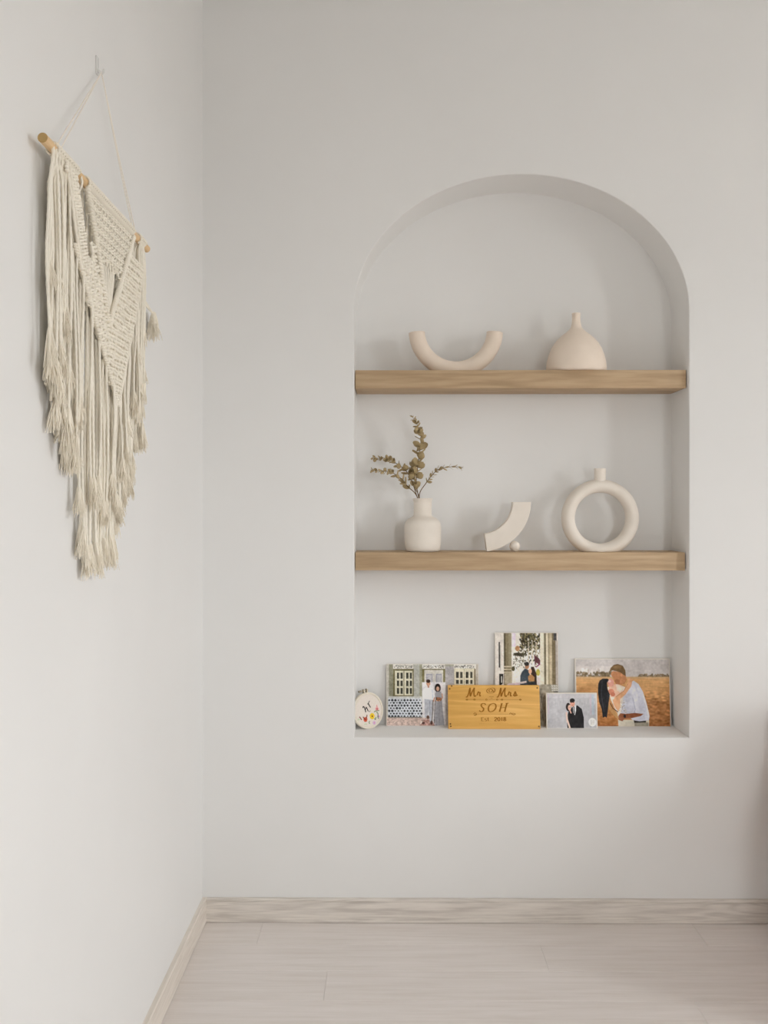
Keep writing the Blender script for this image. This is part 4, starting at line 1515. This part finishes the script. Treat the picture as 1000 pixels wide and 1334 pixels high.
def bundle(s_, tip, o, n, h0=None, spread=0.006, fray=True):
    ds = random.uniform(-.006, .006)
    attach = h0 is None and top_of(s_) < 0.04       # beside the panels: straight from the dowel
    for k_ in range(n):
        q = (k_ - (n - 1) / 2) * spread + random.uniform(-.0012, .0012)
        hang(s_ + q, (0.075 if attach else top_of(s_ + q) - 0.003) if h0 is None else h0, tip - abs(random.gauss(0, 0.005)), max(0.006, o + random.uniform(-.004, .004)), 0.0035, ds - q * 0.35, fray,
             [(OFF + 0.004, min(max(s_ + q, a0), c1), 0.003)] if attach else None)


nb_ = 24
for k_ in range(nb_):                       # longest cords, ends along the point of the hanging
    s_ = S0 + 0.010 + (S1 - S0 - 0.016) * (k_ + random.uniform(0.3, 0.7)) / nb_
    tip = bottom(s_) - random.uniform(0.0, 0.020)
    if tip > top_of(s_) + 0.05:
        bundle(s_, tip, OFF - 0.008, random.choice((2, 3, 3)))
for k_ in range(17):                        # shorter cords in front, tufts part of the way down
    s_ = S0 + 0.012 + (S1 - S0 - 0.020) * (k_ + random.uniform(0.2, 0.8)) / 17
    t_, b_ = top_of(s_), bottom(s_)
    tip = b_ - random.uniform(0.06, 0.15)
    if tip > t_ + 0.05:
        bundle(s_, tip, OFF + 0.003, random.choice((1, 2, 2)))
# free strands at the near side, straight from the dowel, ending at many heights
for u, v in ((63.5, 484), (64.5, 306), (65.5, 460), (66.5, 372), (67.5, 486), (69.5, 505), (70.5, 452), (71.5, 498), (73.5, 522), (75.0, 476), (75.5, 516), (77.5, 545), (79.5, 530), (81.5, 556), (83, 500), (84, 560), (86.5, 585), (88, 528), (89, 578), (91.5, 604), (94, 596)):
    o_ = OFF + random.uniform(-0.014, 0.010)
    s_ = sof(u, o_)
    st_ = max(s_, sof(65))
    hang(s_ + random.uniform(-.004, .006), 0.05, hof(u, v, o_), o_, 0.010, random.uniform(-.006, .012), True, [(OFF + 0.005, st_, 0.004), (OFF + 0.006, (st_ + s_) / 2, -0.02)])
# knotted band from the first group sweeping to the panel, with a cord along each edge
for e_ in (-1, 0, 1):
    pts = [Vector((OFF + 0.007, sof(86) + e_ * 0.020, -0.006)), Vector((OFF + 0.010, sof(90) + e_ * 0.021, -hof(90, 262))), Vector((OFF + 0.009, sof(97) + e_ * 0.022, -hof(97, 305))), Vector((OFF + 0.006, sof(105) + e_ * 0.018, -hof(105, 352)))]
    path = smooth_path(pts, 17)
    if e_ == 0:
        for off2 in (-0.0085, 0.0085):
            for i in range(1, 16):
                d = path[min(i + 1, 16)] - path[i - 1]
                knot(path[i].y + off2, -path[i].z, path[i].x, math.atan2(d.y, -d.z), 1.25)
    else:
        cord(pts, False, 0.0032)
        cord([p + Vector((-0.004, -e_ * 0.006, 0)) for p in pts], False, 0.0030)
# a wrapped coil of cord where the first group starts
obj('wrapped_coil', merge(*[blob((OFF + DR + 0.004, sof(77) + 0.002 * (k_ % 2), -0.010 - 0.0045 * k_), 0.0035, 0.0075, 0.0030, None, 10, 6) for k_ in range(4)]), M['cord'], mac, angle=70)
# strands at the far side, some kicking outwards
for u, v in ((176, 520), (178, 440), (180, 470), (182, 505), (184, 540), (185.5, 575), (187, 500), (188, 450)):
    o_ = OFF + random.uniform(-0.008, 0.006)
    hang(sof(u, o_), 0.02, hof(u, v, o_), o_, 0.004, random.uniform(-.003, .008), True, [(OFF + 0.006, c0 + (c1 - c0) * random.random(), 0.002)])
e = ML(199, 430, 0.012)
for dq in (0, 0.006, -0.005, 0.011):
    cord([(OFF - 0.008, c1, -0.004), (OFF - 0.012, c1 + 0.016 + dq, -0.12), (OFF - 0.016, c1 + 0.030 + dq, e.z * 0.62 - dq), (0.016, e.y - 0.012 + dq, e.z + 0.034)])

# ------------------------------------------------------------------ armchair beside the niche, out of the picture, shading the corner
ch = thing('armchair', 'low tan leather armchair against the wall beyond the niche', 'armchair', (1.12, 2.08, 0.0))
CW, CD = 0.86, 0.64
obj('seat', box(0.12, CW - 0.12, 0.0, CD - 0.1, 0.16, 0.36, 0.04, 4), M['leather'], ch)
obj('backrest', box(0.0, CW, CD - 0.16, CD, 0.14, 0.67, 0.05, 4), M['leather'], ch)
for x in (0.0, CW - 0.13):
    g = box(x, x + 0.13, 0.0, CD - 0.12, 0.14, 0.57, 0.045, 4)
    for v in g[0]:                      # arms slope down towards the front
        if v.z > 0.3:
            v.z -= 0.10 * (1 - v.y / (CD - 0.12))
    obj('armrest', g, M['leather'], ch)
for x in (0.06, CW - 0.10):
    for y in (0.05, CD - 0.10):
        obj('leg', lathe([(0.014, 0), (0.022, 0.16)], 16, True, True), M['dark_leg'], ch, (x + 0.02, y + 0.02, 0))
